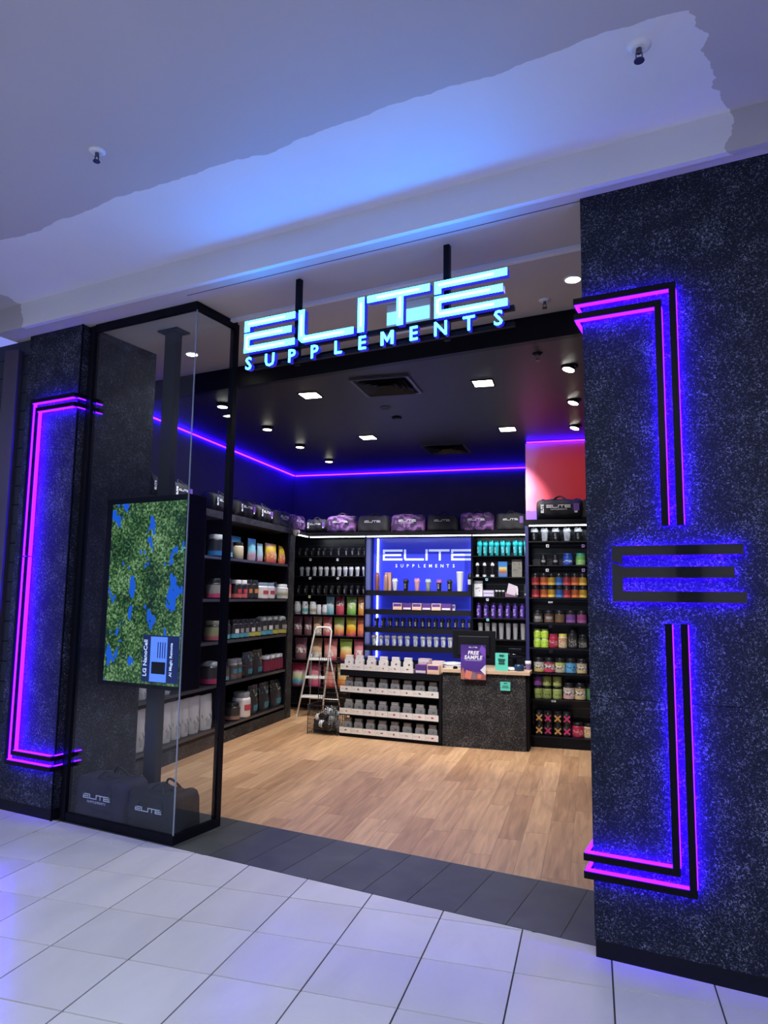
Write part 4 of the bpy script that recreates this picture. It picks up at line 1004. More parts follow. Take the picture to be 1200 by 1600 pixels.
def pouch(w_, h, m, patch=None, seal=None):
    def build():
        e = empty('supplement_pouch'); nx, nz = 8, 9; d = w_ * 0.50; b = MB()
        def P(i, j, s):
            x = (i / nx - 0.5); t = j / nz; z = t * h
            th = d / 2 * (1 - t ** 2.0) * (0.8 + 0.45 * t) * (1 - (2 * abs(x)) ** 2.4 * 0.85) + 0.002 + 0.003 * math.sin(x * 21 + t * 5) * t * (1 - t) * 4
            wd = w_ * (0.84 + 0.14 * t ** 0.6) * (1 - 0.06 * math.sin(t * PI))
            zz = z + (0.004 * math.sin(x * 9) if j == nz else 0)
            return (x * wd, s * (th + (0.004 * math.sin(x * 14 + t * 11) * (1 - t))), zz)
        for s in (-1, 1):
            vs = [P(i, j, s) for j in range(nz + 1) for i in range(nx + 1)]
            fs = []
            for j in range(nz):
                for i in range(nx):
                    a = j * (nx + 1) + i; q = (a, a + 1, a + nx + 2, a + nx + 1); fs.append(q if s < 0 else q[::-1])
            b.add(vs, fs, True)
        # sides, bottom
        for i_ in (0, nx):
            vs = [P(i_, j, -1) for j in range(nz + 1)] + [P(i_, j, 1) for j in range(nz + 1)]
            b.add(vs, [(j, j + 1, nz + 2 + j, nz + 1 + j) for j in range(nz)], True)
        vs = [P(i, 0, -1) for i in range(nx + 1)] + [P(i, 0, 1) for i in range(nx + 1)]
        b.add(vs, [(i + 1, i, nx + 1 + i, nx + 2 + i) for i in range(nx)])
        obj('pouch_body', b, m, e)
        obj('seal_strip', MB().box(-w_ * 0.485, w_ * 0.485, -0.0035, 0.0035, h * 0.955, h * 1.0), seal or m, e)
        if patch:
            vs = []
            for j in range(4):
                for i in range(5):
                    x, y, z = P(2 + i, 0.9 + j * 0.62, -1); vs.append((x, y - 0.0025, z))
            obj('label_patch', MB().add(vs, [(j * 5 + i, j * 5 + i + 1, j * 5 + i + 6, j * 5 + i + 5) for j in range(3) for i in range(4)], True), patch, e)
        return e
    return stamp(('pouch', round(w_, 3), round(h, 3), m.name, patch.name if patch else ''), build)
def carton(w_, h, d, m, front, name='carton_box'):
    def build():
        e = empty(name)
        obj('box_body', MB().box(-w_ / 2, w_ / 2, -d / 2, d / 2, 0, h), m, e, bevel=0.0015)
        obj('front_print', MB().box(-w_ * 0.44, w_ * 0.44, -d / 2 - 0.0015, -d / 2 - 0.0003, h * 0.08, h * 0.92), front, e)
        return e
    return stamp((name, round(w_, 3), round(h, 3), round(d, 3), m.name, front.name), build)

def put(e, x, y, z, label, cat, group=None, rz=0.0):
    e.location = (x, y, z); e.rotation_euler = (0, 0, rz); tag(e, label, cat, group); return e
YP = 10.42
def back_row(centers, py_bottom, z, Y=YP): return [at_y(c, py_bottom, Y)[0] for c in centers]
def mpp(Y): return Y / FPX * 1.03

# -- zone 1 shaker rows
c6 = lambda L, o=440: [o + v / 6 for v in L]
rows = [((170, 232, 293, 352, 405, 470, 537, 608, 668, 730, 785), 868, 2.365, PBLACK, PBLACK, 0.142, 'black shaker bottle', 'on the top slatwall shelf', 'black shakers on the top slatwall shelf'),
        ((188, 245, 308, 366, 421, 484, 541, 598, 652, 711, 776), 899, 2.06, PCLOUD, PWHITE, 0.150, 'white shaker bottle', 'on the second slatwall shelf', 'white shakers on the second slatwall shelf'),
        ((160, 230, 293, 350, 413, 472, 535, 598, 655, 715, 775), 928, 1.775, PBLACK, PBLACK, 0.150, 'black shaker bottle', 'on the third slatwall shelf', 'black shakers on the third slatwall shelf')]
for cs, pb, z, cup, lid, h, ds, row, grp in rows:
    for i, x in enumerate(back_row(c6(cs), pb, z)):
        pr = mat('print_grey', (0.35, 0.36, 0.4), 0.5) if cup is PBLACK else mat('print_dark', (0.12, 0.13, 0.18), 0.5)
        put(shaker(0.072, h, cup, lid, pr), x, YP, z, f'{ds}, {nth(i, len(cs))} {row} of the corner bay', 'bottle', grp, random.uniform(-0.3, 0.3))
# white tubs and small jars, row 4
TWL = grad_mat('print_white_black', [(0.0, (0.05, 0.05, 0.06)), (0.55, (0.75, 0.76, 0.78)), (0.42, (0.7, 0.7, 0.72))], 0.4, 0.3)
TWT = grad_mat('print_white_teal', [(0.0, (0.7, 0.7, 0.7)), (0.7, (0.72, 0.75, 0.76)), (0.35, (0.10, 0.35, 0.38)), (0.55, (0.2, 0.5, 0.5))], 0.4, 0.2)
TWO = grad_mat('print_white_olive', [(0.0, (0.7, 0.7, 0.7)), (0.7, (0.74, 0.75, 0.76)), (0.35, (0.30, 0.30, 0.22)), (0.5, (0.45, 0.42, 0.3))], 0.4, 0.2)
for x0, x1, h, lb, lm in ((115, 182, 0.195, 'white tub with black lower print, leftmost under the black shakers', TWL), (187, 252, 0.195, 'white tub with teal label band under the third shelf of black shakers', TWT),
                      (258, 330, 0.195, 'white tub with olive label band under the third shelf of black shakers', TWO)):
    a, b = c6((x0, x1)); xx = at_y((a + b) / 2, 957, YP)[0]
    put(tub((b - a) * mpp(YP) * 0.96, h, PWHITE, PWHITE, lm), xx, YP, 1.47, lb, 'tub')
for x0, x1, lb in ((327, 374, 'short plain white tub, left of the pair beside the blue pouch'), (378, 428, 'short plain white tub, right of the pair beside the blue pouch')):
    a, b = c6((x0, x1)); put(tub((b - a) * mpp(YP) * 0.96, 0.15, PWHITE, PWHITE, TWL if x0 > 350 else None), at_y((a + b) / 2, 957, YP)[0], YP, 1.47, lb, 'tub')
# pouches (stops run bottom -> top)
def pg(name, stops, blobs=None, **k): return grad_mat('pouch_' + name, stops, 0.27, 0.22, 7.0, blobs, **k)
WB = (0.70, 0.68, 0.66)
G = {
 'blue': pg('blue', [(0.0, (0.08, 0.30, 0.42)), (1.0, (0.10, 0.42, 0.60)), (0.5, (0.45, 0.62, 0.68))], (WB, 0.5, 0.8, 0.55)),
 'darkred': pg('darkred', [(0.0, (0.35, 0.03, 0.06)), (1.0, (0.16, 0.02, 0.05)), (0.45, (0.55, 0.10, 0.14))], (WB, 0.5, 0.75, 0.5)),
 'green': pg('green', [(0.0, (0.10, 0.28, 0.06)), (1.0, (0.12, 0.30, 0.08)), (0.5, (0.38, 0.58, 0.16))], (WB, 0.35, 0.8, 0.56)),
 'orange': pg('orange', [(0.0, (0.55, 0.16, 0.03)), (1.0, (0.42, 0.14, 0.04)), (0.5, (0.72, 0.40, 0.10))], (WB, 0.35, 0.8, 0.58)),
 'mauve': pg('mauve', [(0.0, (0.12, 0.05, 0.06)), (1.0, (0.26, 0.10, 0.13)), (0.5, (0.30, 0.14, 0.16))], (WB, 0.3, 0.55, 0.53)),
 'tan': pg('tan', [(0.0, (0.36, 0.30, 0.22)), (1.0, (0.34, 0.18, 0.11)), (0.5, (0.68, 0.44, 0.26))], (WB, 0.1, 0.35, 0.5)),
 'red': pg('red', [(0.0, (0.45, 0.05, 0.09)), (1.0, (0.50, 0.05, 0.07)), (0.4, (0.75, 0.36, 0.32))], (WB, 0.2, 0.5, 0.58)),
 'lime': pg('lime', [(0.0, (0.20, 0.03, 0.16)), (1.0, (0.30, 0.42, 0.08)), (0.22, (0.72, 0.22, 0.04)), (0.5, (0.72, 0.62, 0.30)), (0.7, (0.42, 0.58, 0.12))]),
 'yellow': pg('yellow', [(0.0, (0.40, 0.04, 0.12)), (1.0, (0.40, 0.40, 0.05)), (0.25, (0.75, 0.22, 0.03)), (0.6, (0.75, 0.62, 0.08))]),
 'redorange': pg('redorange', [(0.0, (0.35, 0.03, 0.10)), (1.0, (0.45, 0.06, 0.06)), (0.35, (0.75, 0.25, 0.10))]),
 'pink': pg('pink', [(0.0, (0.45, 0.04, 0.14)), (1.0, (0.36, 0.03, 0.09)), (0.5, (0.70, 0.25, 0.30))], (WB, 0.3, 0.5, 0.5)),
 'rainbow': pg('rainbow', [(0.0, (0.30, 0.02, 0.06)), (1.0, (0.36, 0.03, 0.08)), (0.22, (0.10, 0.40, 0.55)), (0.38, (0.62, 0.68, 0.30)), (0.55, (0.70, 0.55, 0.55)), (0.70, (0.55, 0.06, 0.12))]),
 'peach': pg('peach', [(0.0, (0.50, 0.04, 0.05)), (1.0, (0.40, 0.06, 0.06)), (0.3, (0.75, 0.30, 0.24)), (0.65, (0.72, 0.35, 0.26))]),
 'lemon': pg('lemon', [(0.0, (0.55, 0.10, 0.06)), (1.0, (0.60, 0.50, 0.12)), (0.35, (0.75, 0.35, 0.10)), (0.6, (0.78, 0.72, 0.40))]),
 'cyan': pg('cyan', [(0.0, (0.22, 0.30, 0.34)), (1.0, (0.10, 0.52, 0.72)), (0.25, (0.50, 0.25, 0.35)), (0.45, (0.25, 0.62, 0.76))]),
 'palecyan': pg('palecyan', [(0.0, (0.6, 0.1, 0.25)), (1.0, (0.35, 0.62, 0.74)), (0.35, (0.45, 0.68, 0.78))]),
 'sun': pg('sun', [(0.0, (0.62, 0.06, 0.06)), (1.0, (0.72, 0.36, 0.06)), (0.45, (0.75, 0.34, 0.14)), (0.7, (0.80, 0.62, 0.03))], (( 0.8, 0.6, 0.3), 0.2, 0.5, 0.55)),
 'dark': pg('dark', [(0.0, (0.03, 0.03, 0.035)), (1.0, (0.045, 0.045, 0.05)), (0.3, (0.04, 0.04, 0.045))], ((0.30, 0.42, 0.25), 0.6, 0.85, 0.56)),
 'darkblue': pg('darkblue', [(0.0, (0.03, 0.03, 0.035)), (1.0, (0.045, 0.045, 0.05)), (0.3, (0.04, 0.04, 0.045))], ((0.10, 0.30, 0.42), 0.6, 0.85, 0.54)),
 'white': pg('white', [(0.0, (0.55, 0.56, 0.55)), (1.0, (0.62, 0.64, 0.66)), (0.5, (0.70, 0.72, 0.72))], ((0.25, 0.30, 0.30), 0.12, 0.45, 0.60)),
}
PB = mat('patch_blue', (0.04, 0.19, 0.27), 0.5); PWH = mat('patch_white', (0.62, 0.62, 0.62), 0.5)
def pouch_row(items, z, ytop_h, row, o=440, Y=YP, py=990, rowcat='pouch'):
    for i, (x0, x1, g, desc) in enumerate(items):
        a, b = o + x0 / 6, o + x1 / 6
        put(pouch((b - a) * mpp(Y) * 1.0, ytop_h, G[g]), at_y((a + b) / 2, py, Y)[0], Y + random.uniform(-0.01, 0.01), z, f'{desc} {row}', 'pouch', None, random.uniform(-0.08, 0.08))
pouch_row([(412, 495, 'blue', 'pale blue pouch beside the white tubs'), (500, 592, 'darkred', 'dark red pouch'), (605, 708, 'green', 'green pouch'), (712, 800, 'orange', 'orange brown pouch')], 1.47, 0.275, 'on the upper pouch shelf', py=957)
pouch_row([(105, 198, 'mauve', 'brown mauve pouch, leftmost'), (203, 287, 'mauve', 'brown mauve pouch, second from left'), (290, 382, 'tan', 'tan pouch'), (382, 480, 'red', 'red and peach pouch'), (483, 592, 'lime', 'lime green pouch with orange base'),
           (597, 705, 'yellow', 'yellow pouch with orange base'), (707, 797, 'redorange', 'red orange pouch')], 1.15, 0.285, 'on the second pouch shelf')
pouch_row([(118, 245, 'mauve', 'brown mauve pouch'), (262, 385, 'tan', 'tan pouch behind the ladder'), (390, 530, 'red', 'red pouch behind the ladder rail'), (537, 668, 'lime', 'lime green pouch right of the ladder'), (672, 797, 'pink', 'dark pink pouch at the right end')], 0.78, 0.325, 'on the third pouch shelf', py=1027)
pouch_row([(85, 232, 'rainbow', 'red pouch with rainbow base'), (242, 378, 'pink', 'dark pink pouch behind the ladder'), (382, 512, 'peach', 'peach red pouch behind the ladder'), (516, 640, 'lemon', 'lemon yellow pouch half behind the carton rack')], 0.38, 0.34, 'on the lowest pouch shelf', py=1068)

# -- zone 2 bottles
def x3(L): return [560 + v / 6 for v in L]
Z2 = 1.848
def zx(v, py=925): return at_y(560 + v / 6, py, YP)[0]
put(bottle(0.070, 0.275, COPPER, COPPER), zx(175), YP, Z2, 'dark copper drink bottle at the left end of the blue bay top shelf', 'bottle')
e = put(bottle(0.066, 0.270, COPPER2, COPPER2), zx(258), YP, Z2, 'light rose copper drink bottle in front of its box on the blue bay shelf', 'bottle')
put(carton(0.078, 0.275, 0.06, mat('carton_rose', (0.55, 0.30, 0.22), 0.5), mat('carton_rose2', (0.62, 0.38, 0.28), 0.5)), zx(272), YP + 0.085, Z2, 'rose coloured carton standing behind the light copper bottle', 'box')
for c, cup, lid, h, lb in ((343, PWHITE, PWHITE, 0.185, 'white shaker with grey side handle on the blue bay top shelf'), (445, PBLACK, PBLACK, 0.18, 'black shaker right of the white one on the blue bay top shelf'),
                           (550, PPINK, PPINK, 0.19, 'pink shaker at the middle of the blue bay top shelf'), (655, PGREY, pm('sage', (0.38, 0.46, 0.46)), 0.18, 'grey green shaker on the blue bay top shelf'),
                           (757, PBLACK, pm('magenta', (0.30, 0.09, 0.30)), 0.175, 'black shaker with purple lid on the blue bay top shelf'), (857, PBLACK, PBLACK, 0.175, 'black shaker left of the tall white tumbler on the blue bay top shelf')):
    put(shaker(0.088, h, cup, lid, LBLG), zx(c), YP, Z2, lb, 'bottle')
put(tumbler(0.105, 0.29, PWHITE, PWHITE), zx(951), YP, Z2, 'tall tapered white tumbler on the blue bay top shelf', 'tumbler')
def cup2():
    e = empty('travel_cup'); r = 0.045
    obj('cup', MB().lathe([(r * 0.78, 0), (r * 0.9, 0.13), (r * 0.93, 0.20)], 18), PBLACK, e)
    obj('sleeve', MB().lathe([(r * 0.92, 0.10), (r * 0.97, 0.175)], 18), PWHITE, e)
    obj('lid', MB().lathe([(r * 1.02, 0.195), (r * 1.02, 0.225), (r * 0.7, 0.25), (r * 0.6, 0.262)], 18), PBLACK, e); return e
put(cup2(), zx(1052), YP, Z2, 'black travel cup with white sleeve at the right end of the blue bay shelf', 'cup')
BXP = mat('box_purple', (0.09, 0.03, 0.18), 0.45); BXT = mat('box_peach', (0.72, 0.48, 0.34), 0.45); BXW = mat('box_print_white', (0.55, 0.5, 0.58), 0.5)
PR_P = grad_mat('box_print_purple', [(0.0, (0.6, 0.55, 0.62)), (0.5, (0.08, 0.03, 0.20)), (0.3, (0.65, 0.6, 0.66)), (0.36, (0.09, 0.03, 0.2))], 0.4, 0.1)
PR_T = grad_mat('box_print_peach', [(0.0, (0.68, 0.42, 0.30)), (1.0, (0.10, 0.04, 0.22)), (0.45, (0.72, 0.5, 0.38)), (0.5, (0.10, 0.04, 0.22))], 0.4, 0.05)
for i, (a, b) in enumerate(((338, 426), (430, 513), (516, 607), (610, 695), (698, 786), (790, 880))):
    put(carton((b - a) / 6 * mpp(YP) * 0.96, 0.098, 0.16, BXT if i % 2 == 0 else BXP, PR_T if i % 2 == 0 else PR_P), zx((a + b) / 2, 954), YP - 0.03, 1.565,
        f'{"peach" if i % 2 == 0 else "purple"} snack carton, {nth(i, 6)} on the blue bay second shelf', 'box', 'snack cartons on the blue bay second shelf')
put(carton(0.04, 0.085, 0.05, PWHITE, PR_P), zx(895, 954), YP, 1.565, 'small pale carton after the rightmost snack carton on the blue bay shelf', 'box')
for i, c in enumerate((172, 235, 297, 362, 420, 482, 540, 602, 662, 725, 787, 850, 917, 982, 1048)):
    put(shaker(0.074, 0.148, PBLACK, PBLACK, LBLG), zx(c, 980), YP, 1.298, f'black shaker bottle, {nth(i, 15)} on the third shelf of the blue bay', 'bottle', 'black shakers on the third blue bay shelf', random.uniform(-0.5, 0.5))
for i, c in enumerate((148, 210, 270, 335, 393, 460, 536, 606, 666, 730, 797, 860)):
    put(shaker(0.084, 0.165, PCLOUD, PWHITE, mat('print_dark', (0.12, 0.13, 0.18), 0.5)), zx(c, 1009), YP, 1.028, f'white shaker bottle, {nth(i, 12)} on the fourth shelf of the blue bay', 'bottle', 'white shakers on the fourth blue bay shelf', random.uniform(-0.3, 0.3))

# -- zone 3
def z3(v, py=900): return at_y(620 + v / 5.4545, py, YP)[0]
TEALC = mat('teal_cup', (0.02, 0.36, 0.42), 0.25)
for i, c in enumerate((708, 752, 808, 850, 905, 948, 1012, 1052, 1105)):
    put(shaker(0.074, 0.225, TEALC, TEALP, mat('print_cyan', (0.35, 0.85, 0.9), 0.4)), z3(c, 868), YP + (0.03 if i % 2 else -0.02), 2.365, f'teal shaker bottle, {nth(i, 9)} on the top shelf right of the blue panel', 'bottle', 'teal shakers on the narrow bay top shelf', random.uniform(-0.4, 0.4))
def dumb():
    e = empty('drink_bottle'); r = 0.026
    obj('body', MB().lathe([(r, 0.03), (r * 0.9, 0.10), (r, 0.17)], 14), PBLACK, e); obj('foot', MB().lathe([(r * 1.05, 0), (r * 1.1, 0.035)], 14), PWHITE, e); obj('lid', MB().lathe([(r * 1.05, 0.165), (r * 1.0, 0.19), (r * 0.5, 0.215)], 14), PWHITE, e)
    return e
d0 = dumb()
for i, c in enumerate((687, 748, 815)):
    put(d0 if i == 0 else copy_tree(d0), z3(c), YP, 2.06, f'slim black bottle with white ends, {nth(i, 3)} of three beside the blue box', 'bottle', 'black bottles with white ends')
put(carton(0.13, 0.225, 0.07, mat('box_blue', (0.03, 0.16, 0.50), 0.4), grad_mat('box_blue_print', [(0.0, (0.04, 0.2, 0.55)), (1.0, (0.04, 0.2, 0.55)), (0.3, (0.32, 0.10, 0.06)), (0.6, (0.75, 0.6, 0.12)), (0.72, (0.04, 0.2, 0.55))], 0.4, 0.05)), z3(906), YP, 2.06, 'blue carton with yellow and brown picture on the narrow bay', 'box')
put(carton(0.145, 0.255, 0.06, mat('box_taupe', (0.22, 0.21, 0.18), 0.5), grad_mat('box_taupe_print', [(0.0, (0.22, 0.21, 0.18)), (1.0, (0.22, 0.21, 0.18)), (0.2, (0.2, 0.19, 0.17))], 0.5, 0.05, 7.0, ((0.06, 0.06, 0.06), 0.15, 0.85, 0.62))), z3(1026), YP, 2.06, 'grey brown carton right of the blue carton on the narrow bay', 'box')
put(carton(0.03, 0.22, 0.05, PWHITE, PR_P), z3(1114), YP, 2.06, 'thin pale carton at the right edge beside the grey brown carton', 'box')
put(carton(0.118, 0.228, 0.06, PWHITE, grad_mat('box_white_print', [(0.0, (0.7, 0.7, 0.75)), (1.0, (0.7, 0.7, 0.75)), (0.5, (0.66, 0.66, 0.7))], 0.5, 0.1, 5.0, ((0.05, 0.05, 0.06), 0.25, 0.85, 0.62))), z3(698, 930), YP, 1.775, 'tall white carton at the left end above the purple bottles', 'box')
for k in range(2):
    put(carton(0.155, 0.046, 0.08, mat('box_lilac', (0.45, 0.40, 0.62), 0.5), grad_mat('box_lilac_print', [(0.0, (0.3, 0.2, 0.5)), (1.0, (0.4, 0.3, 0.6)), (0.5, (0.75, 0.75, 0.8))], 0.5, 0.1)), z3(785, 930), YP, 1.775 + 0.048 * k, f'{"lower" if k == 0 else "upper"} small white and purple carton of the stack above the purple bottles', 'box')
for i, c in enumerate((850, 878, 906)):
    put(tub(0.044, 0.095, PBLACK, PWHITE, None), z3(c, 930), YP, 1.775, f'little black jar with white lid, {nth(i, 3)} of three above the purple bottles', 'jar', 'little black jars with white lids')
e = empty('gift_pack'); obj('pack_body', MB().box(-0.09, 0.09, -0.04, 0.04, 0, 0.07), mat('gift_mauve', (0.20, 0.09, 0.18), 0.5), e)
obj('pack_card', MB().slab([(-0.07, 0.05), (0.05, 0.02), (0.09, 0.15), (-0.04, 0.20)], -0.046, -0.042), mat('gift_lilac', (0.62, 0.52, 0.62), 0.5), e); obj('pack_tube', MB().lathe([(0.014, 0.03), (0.014, 0.13)], 10, c=(0.085, -0.06)), PWHITE, e)
put(e, z3(980, 930), YP, 1.775, 'mauve gift pack with tilted pale card above the purple bottles', 'gift pack')
e = carton(0.07, 0.19, 0.06, PBLACK, mat('box_black_print', (0.02, 0.03, 0.035), 0.5)); put(e, z3(1108, 930), YP, 1.775, 'black carton with white chevron at the right end above the purple bottles', 'box')
obj('chevron', MB().slab([(-0.03, 0.03), (0.0, 0.08), (0.03, 0.03), (0.018, 0.03), (0.0, 0.06), (-0.018, 0.03)], -0.036, -0.033), PWHITE, e)
for i, c in enumerate((700, 762, 825, 885, 948, 1010, 1070)):
    put(bottle(0.070, 0.21, PPURP, PPURP, mat('print_lilac', (0.5, 0.42, 0.75), 0.5), True), z3(c, 964), YP, 1.47, f'purple drink bottle, {nth(i, 7)} of seven on the narrow bay', 'bottle', 'purple bottles on the narrow bay')
for i, c in enumerate((605, 663, 722, 783, 843, 903, 968)):
    x = at_y(640 + c / 5.4545, 998, YP)[0]
    put(tumbler(0.080, 0.245, STEEL, PBLACK), x, YP, 1.172, f'brushed steel tumbler, {nth(i, 7)} of seven under the purple bottles', 'tumbler', 'steel tumblers on the narrow bay')

# -- right bay
YQ = 9.02
def xr(v, py=900): return at_y(800 + v / 7.273, py, YQ)[0]
def xs(v, py=1000): return at_y(800 + v / 6.4, py, YQ)[0]
for i, (c, cup, lid, lb) in enumerate(((262, PBLACK, PWHITE, 'black shaker with pale lid, leftmost under the right bay light'), (378, PCLOUD, PWHITE, 'white shaker, left one under the right bay light'), (505, PBLACK, PWHITE, 'black shaker between the two white shakers of the right bay'),
                          (635, PCLOUD, PWHITE, 'white shaker, right one under the right bay light'), (762, PBLACK, PWHITE, 'black shaker beside the right pillar under the right bay light'))):
    put(shaker(0.095, 0.172, cup, lid, LBLG), xr(c), YQ, 2.46, lb, 'bottle')
put(tub(0.075, 0.125, PBLACK, PBLACK, None, patch=LBLG), xr(360), YQ, 2.168, 'small black jar with grey label, left of the pair on the right bay', 'jar')
put(tub(0.075, 0.125, PBLACK, PBLACK, None, patch=LBLG), xr(497), YQ, 2.168, 'small black jar with grey label, right of the pair on the right bay', 'jar')
BLUET = grad_mat('tub_blue', [(0.0, (0.02, 0.07, 0.42)), (1.0, (0.02, 0.07, 0.42)), (0.5, (0.03, 0.09, 0.5))], 0.35, 0.1, 5.0, ((0.6, 0.65, 0.75), 0.3, 0.55, 0.5))
GREENT = grad_mat('tub_green', [(0.0, (0.30, 0.50, 0.20)), (1.0, (0.12, 0.38, 0.10)), (0.5, (0.20, 0.45, 0.12))], 0.35, 0.1, 5.0, ((0.6, 0.7, 0.5), 0.3, 0.55, 0.55))
put(tub(0.118, 0.148, pm('blue', (0.02, 0.07, 0.40)), pm('blue', (0.02, 0.07, 0.40)), BLUET), xr(640), YQ, 2.168, 'bright blue tub between the black jars and the green tub', 'tub')
put(tub(0.118, 0.148, pm('green', (0.14, 0.42, 0.14)), pm('teal', (0.03, 0.35, 0.25)), GREENT), xr(785), YQ, 2.168, 'green tub beside the blue tub on the right bay', 'tub')
def two(name, top, bot): return grad_mat('tub_' + name, [(0.0, bot), (1.0, top), (0.28, bot), (0.36, top)], 0.35, 0.1)
cols = {'red': two('red', (0.22, 0.02, 0.03), (0.55, 0.08, 0.09)), 'orange': two('orange', (0.30, 0.07, 0.02), (0.68, 0.20, 0.08)), 'yellow': two('yellow', (0.34, 0.20, 0.02), (0.72, 0.46, 0.10)), 'blue': two('bluetwo', (0.02, 0.08, 0.28), (0.08, 0.24, 0.60))}
for r_, zt in enumerate((1.918, 1.768)):
    for i, (c, k) in enumerate(zip((270, 368, 452, 540, 628, 722, 810), ('red', 'orange', 'yellow', 'blue', 'red', 'orange', 'yellow'))):
        put(tub(0.098, 0.146, PBLACK, PBLACK, cols[k]), xr(c, 930), YQ, zt, f'{k} banded tub, {nth(i, 7)} in the {"upper" if r_ == 0 else "lower"} layer of the two stacked rows', 'tub', 'stacked red, orange, yellow and blue tubs')
cs4 = [two('brown1', (0.05, 0.045, 0.04), (0.16, 0.15, 0.13)), two('brown2', (0.10, 0.05, 0.035), (0.2, 0.12, 0.09)), two('brown3', (0.14, 0.10, 0.05), (0.2, 0.10, 0.06)), two('violet1', (0.16, 0.06, 0.26), (0.28, 0.12, 0.4)), two('magenta1', (0.25, 0.05, 0.18), (0.36, 0.12, 0.3))]
for i, (c, m_, nm) in enumerate(zip((262, 373, 480, 590, 700), cs4, ('grey brown', 'brown', 'olive brown', 'purple', 'magenta'))):
    put(tub(0.120, 0.150, PBLACK, PBLACK, m_, patch=LBLG if i < 2 else None), xs(c, 972), YQ, 1.466, f'{nm} round tub with black lid on the shelf above the lime tubs', 'tub')
LIME = grad_mat('tub_lime', [(0.0, (0.48, 0.72, 0.06)), (1.0, (0.50, 0.75, 0.08)), (0.5, (0.55, 0.78, 0.1))], 0.35, 0.1, 3.4, ((0.02, 0.03, 0.01), 0.25, 0.7, 0.54))
for k in (0, 1):
    for i, c in enumerate((256, 331)):
        put(tub(0.092, 0.110, pm('lime', (0.5, 0.72, 0.12)), pm('limelid', (0.55, 0.72, 0.25)), LIME), xs(c, 1011), YQ, 1.167 + 0.112 * k, f'lime green tub, {"upper" if k else "lower"} {"left" if i == 0 else "right"} of the stack of four', 'tub', 'stack of four lime tubs')
REDT = grad_mat('tub_crimson', [(0.0, (0.36, 0.02, 0.06)), (1.0, (0.42, 0.02, 0.07)), (0.5, (0.45, 0.03, 0.08))], 0.35, 0.1, 5.0, ((0.55, 0.3, 0.32), 0.2, 0.8, 0.55))
CRM = grad_mat('tub_cream', [(0.0, (0.66, 0.52, 0.32)), (1.0, (0.55, 0.30, 0.18)), (0.5, (0.45, 0.22, 0.14))], 0.35, 0.2, 6.0, ((0.7, 0.6, 0.4), 0.2, 0.8, 0.5))
BK1 = grad_mat('tub_blackgrey', [(0.0, (0.06, 0.06, 0.06)), (1.0, (0.02, 0.02, 0.02)), (0.5, (0.05, 0.05, 0.05))], 0.3, 0.1, 6.0, ((0.30, 0.28, 0.26), 0.1, 0.7, 0.55))
put(tub(0.108, 0.165, pm('crimson', (0.42, 0.02, 0.07)), pm('crimson', (0.42, 0.02, 0.07)), REDT), xs(418, 1011), YQ, 1.167, 'crimson tub right of the lime tubs', 'tub')
put(tub(0.108, 0.168, pm('cream', (0.6, 0.5, 0.35)), pm('yellow', (0.72, 0.62, 0.12)), CRM), xs(510, 1011), YQ, 1.167, 'cream brown tub with yellow lid', 'tub')
put(tub(0.110, 0.225, PBLACK, PBLACK, BK1), xs(610, 1011), YQ, 1.167, 'taller black and grey tub beside the yellow lidded tub', 'tub')
put(tub(0.110, 0.165, PBLACK, PBLACK, BK1), xs(712, 1011), YQ, 1.167, 'shorter black and grey tub beside the right pillar', 'tub')
def skull(name, c, c2): return grad_mat('tub_sk_' + name, [(0.0, c), (1.0, c2), (0.30, c), (0.42, (0.05, 0.05, 0.05))], 0.35, 0.15, 4.5, ((0.66, 0.63, 0.6), 0.25, 0.8, 0.50))
for i, (c, m_, nm) in enumerate(((273, skull('white', (0.62, 0.45, 0.16), (0.6, 0.58, 0.5)), 'white and gold patterned'), (378, skull('red', (0.55, 0.05, 0.12), (0.4, 0.06, 0.10)), 'red and white patterned'), (485, skull('ylw', (0.45, 0.42, 0.3), (0.55, 0.6, 0.1)), 'yellow and white patterned'),
                                  (592, grad_mat('tub_skyblue', [(0.0, (0.08, 0.32, 0.6)), (1.0, (0.08, 0.32, 0.6)), (0.5, (0.12, 0.4, 0.66))], 0.35, 0.1, 5.0, ((0.04, 0.08, 0.2), 0.2, 0.8, 0.58)), 'sky blue patterned'), (700, skull('tan', (0.60, 0.45, 0.2), (0.5, 0.42, 0.28)), 'tan and white patterned'))):
    put(tub(0.128, 0.178, PBLACK, PBLACK, m_), xs(c, 1050), YQ, 0.868, f'wide {nm} tub with black lid on the middle low shelf', 'tub')
OLV = grad_mat('tub_olive', [(0.0, (0.26, 0.34, 0.10)), (1.0, (0.30, 0.38, 0.10)), (0.5, (0.36, 0.44, 0.14))], 0.4, 0.1, 6.0, ((0.03, 0.04, 0.02), 0.3, 0.75, 0.58))
VIO = grad_mat('tub_violet', [(0.0, (0.20, 0.06, 0.30)), (1.0, (0.18, 0.05, 0.26)), (0.5, (0.24, 0.08, 0.34))], 0.4, 0.1)
for k in (1, 0):
    for i, c in enumerate((262, 352, 455)):
        m_ = VIO if (k == 1 and i == 0) else OLV
        put(tub(0.110, 0.147, pm('oliveb', (0.3, 0.36, 0.12)) if m_ is OLV else PPURP, PBLACK, m_), xs(c, 1092), YQ, 0.56 + 0.149 * k, f'{"purple" if m_ is VIO else "olive green"} tub, {nth(i, 3)} in the {"upper" if k else "lower"} layer of the stack of six', 'tub', 'stack of six olive and purple tubs')
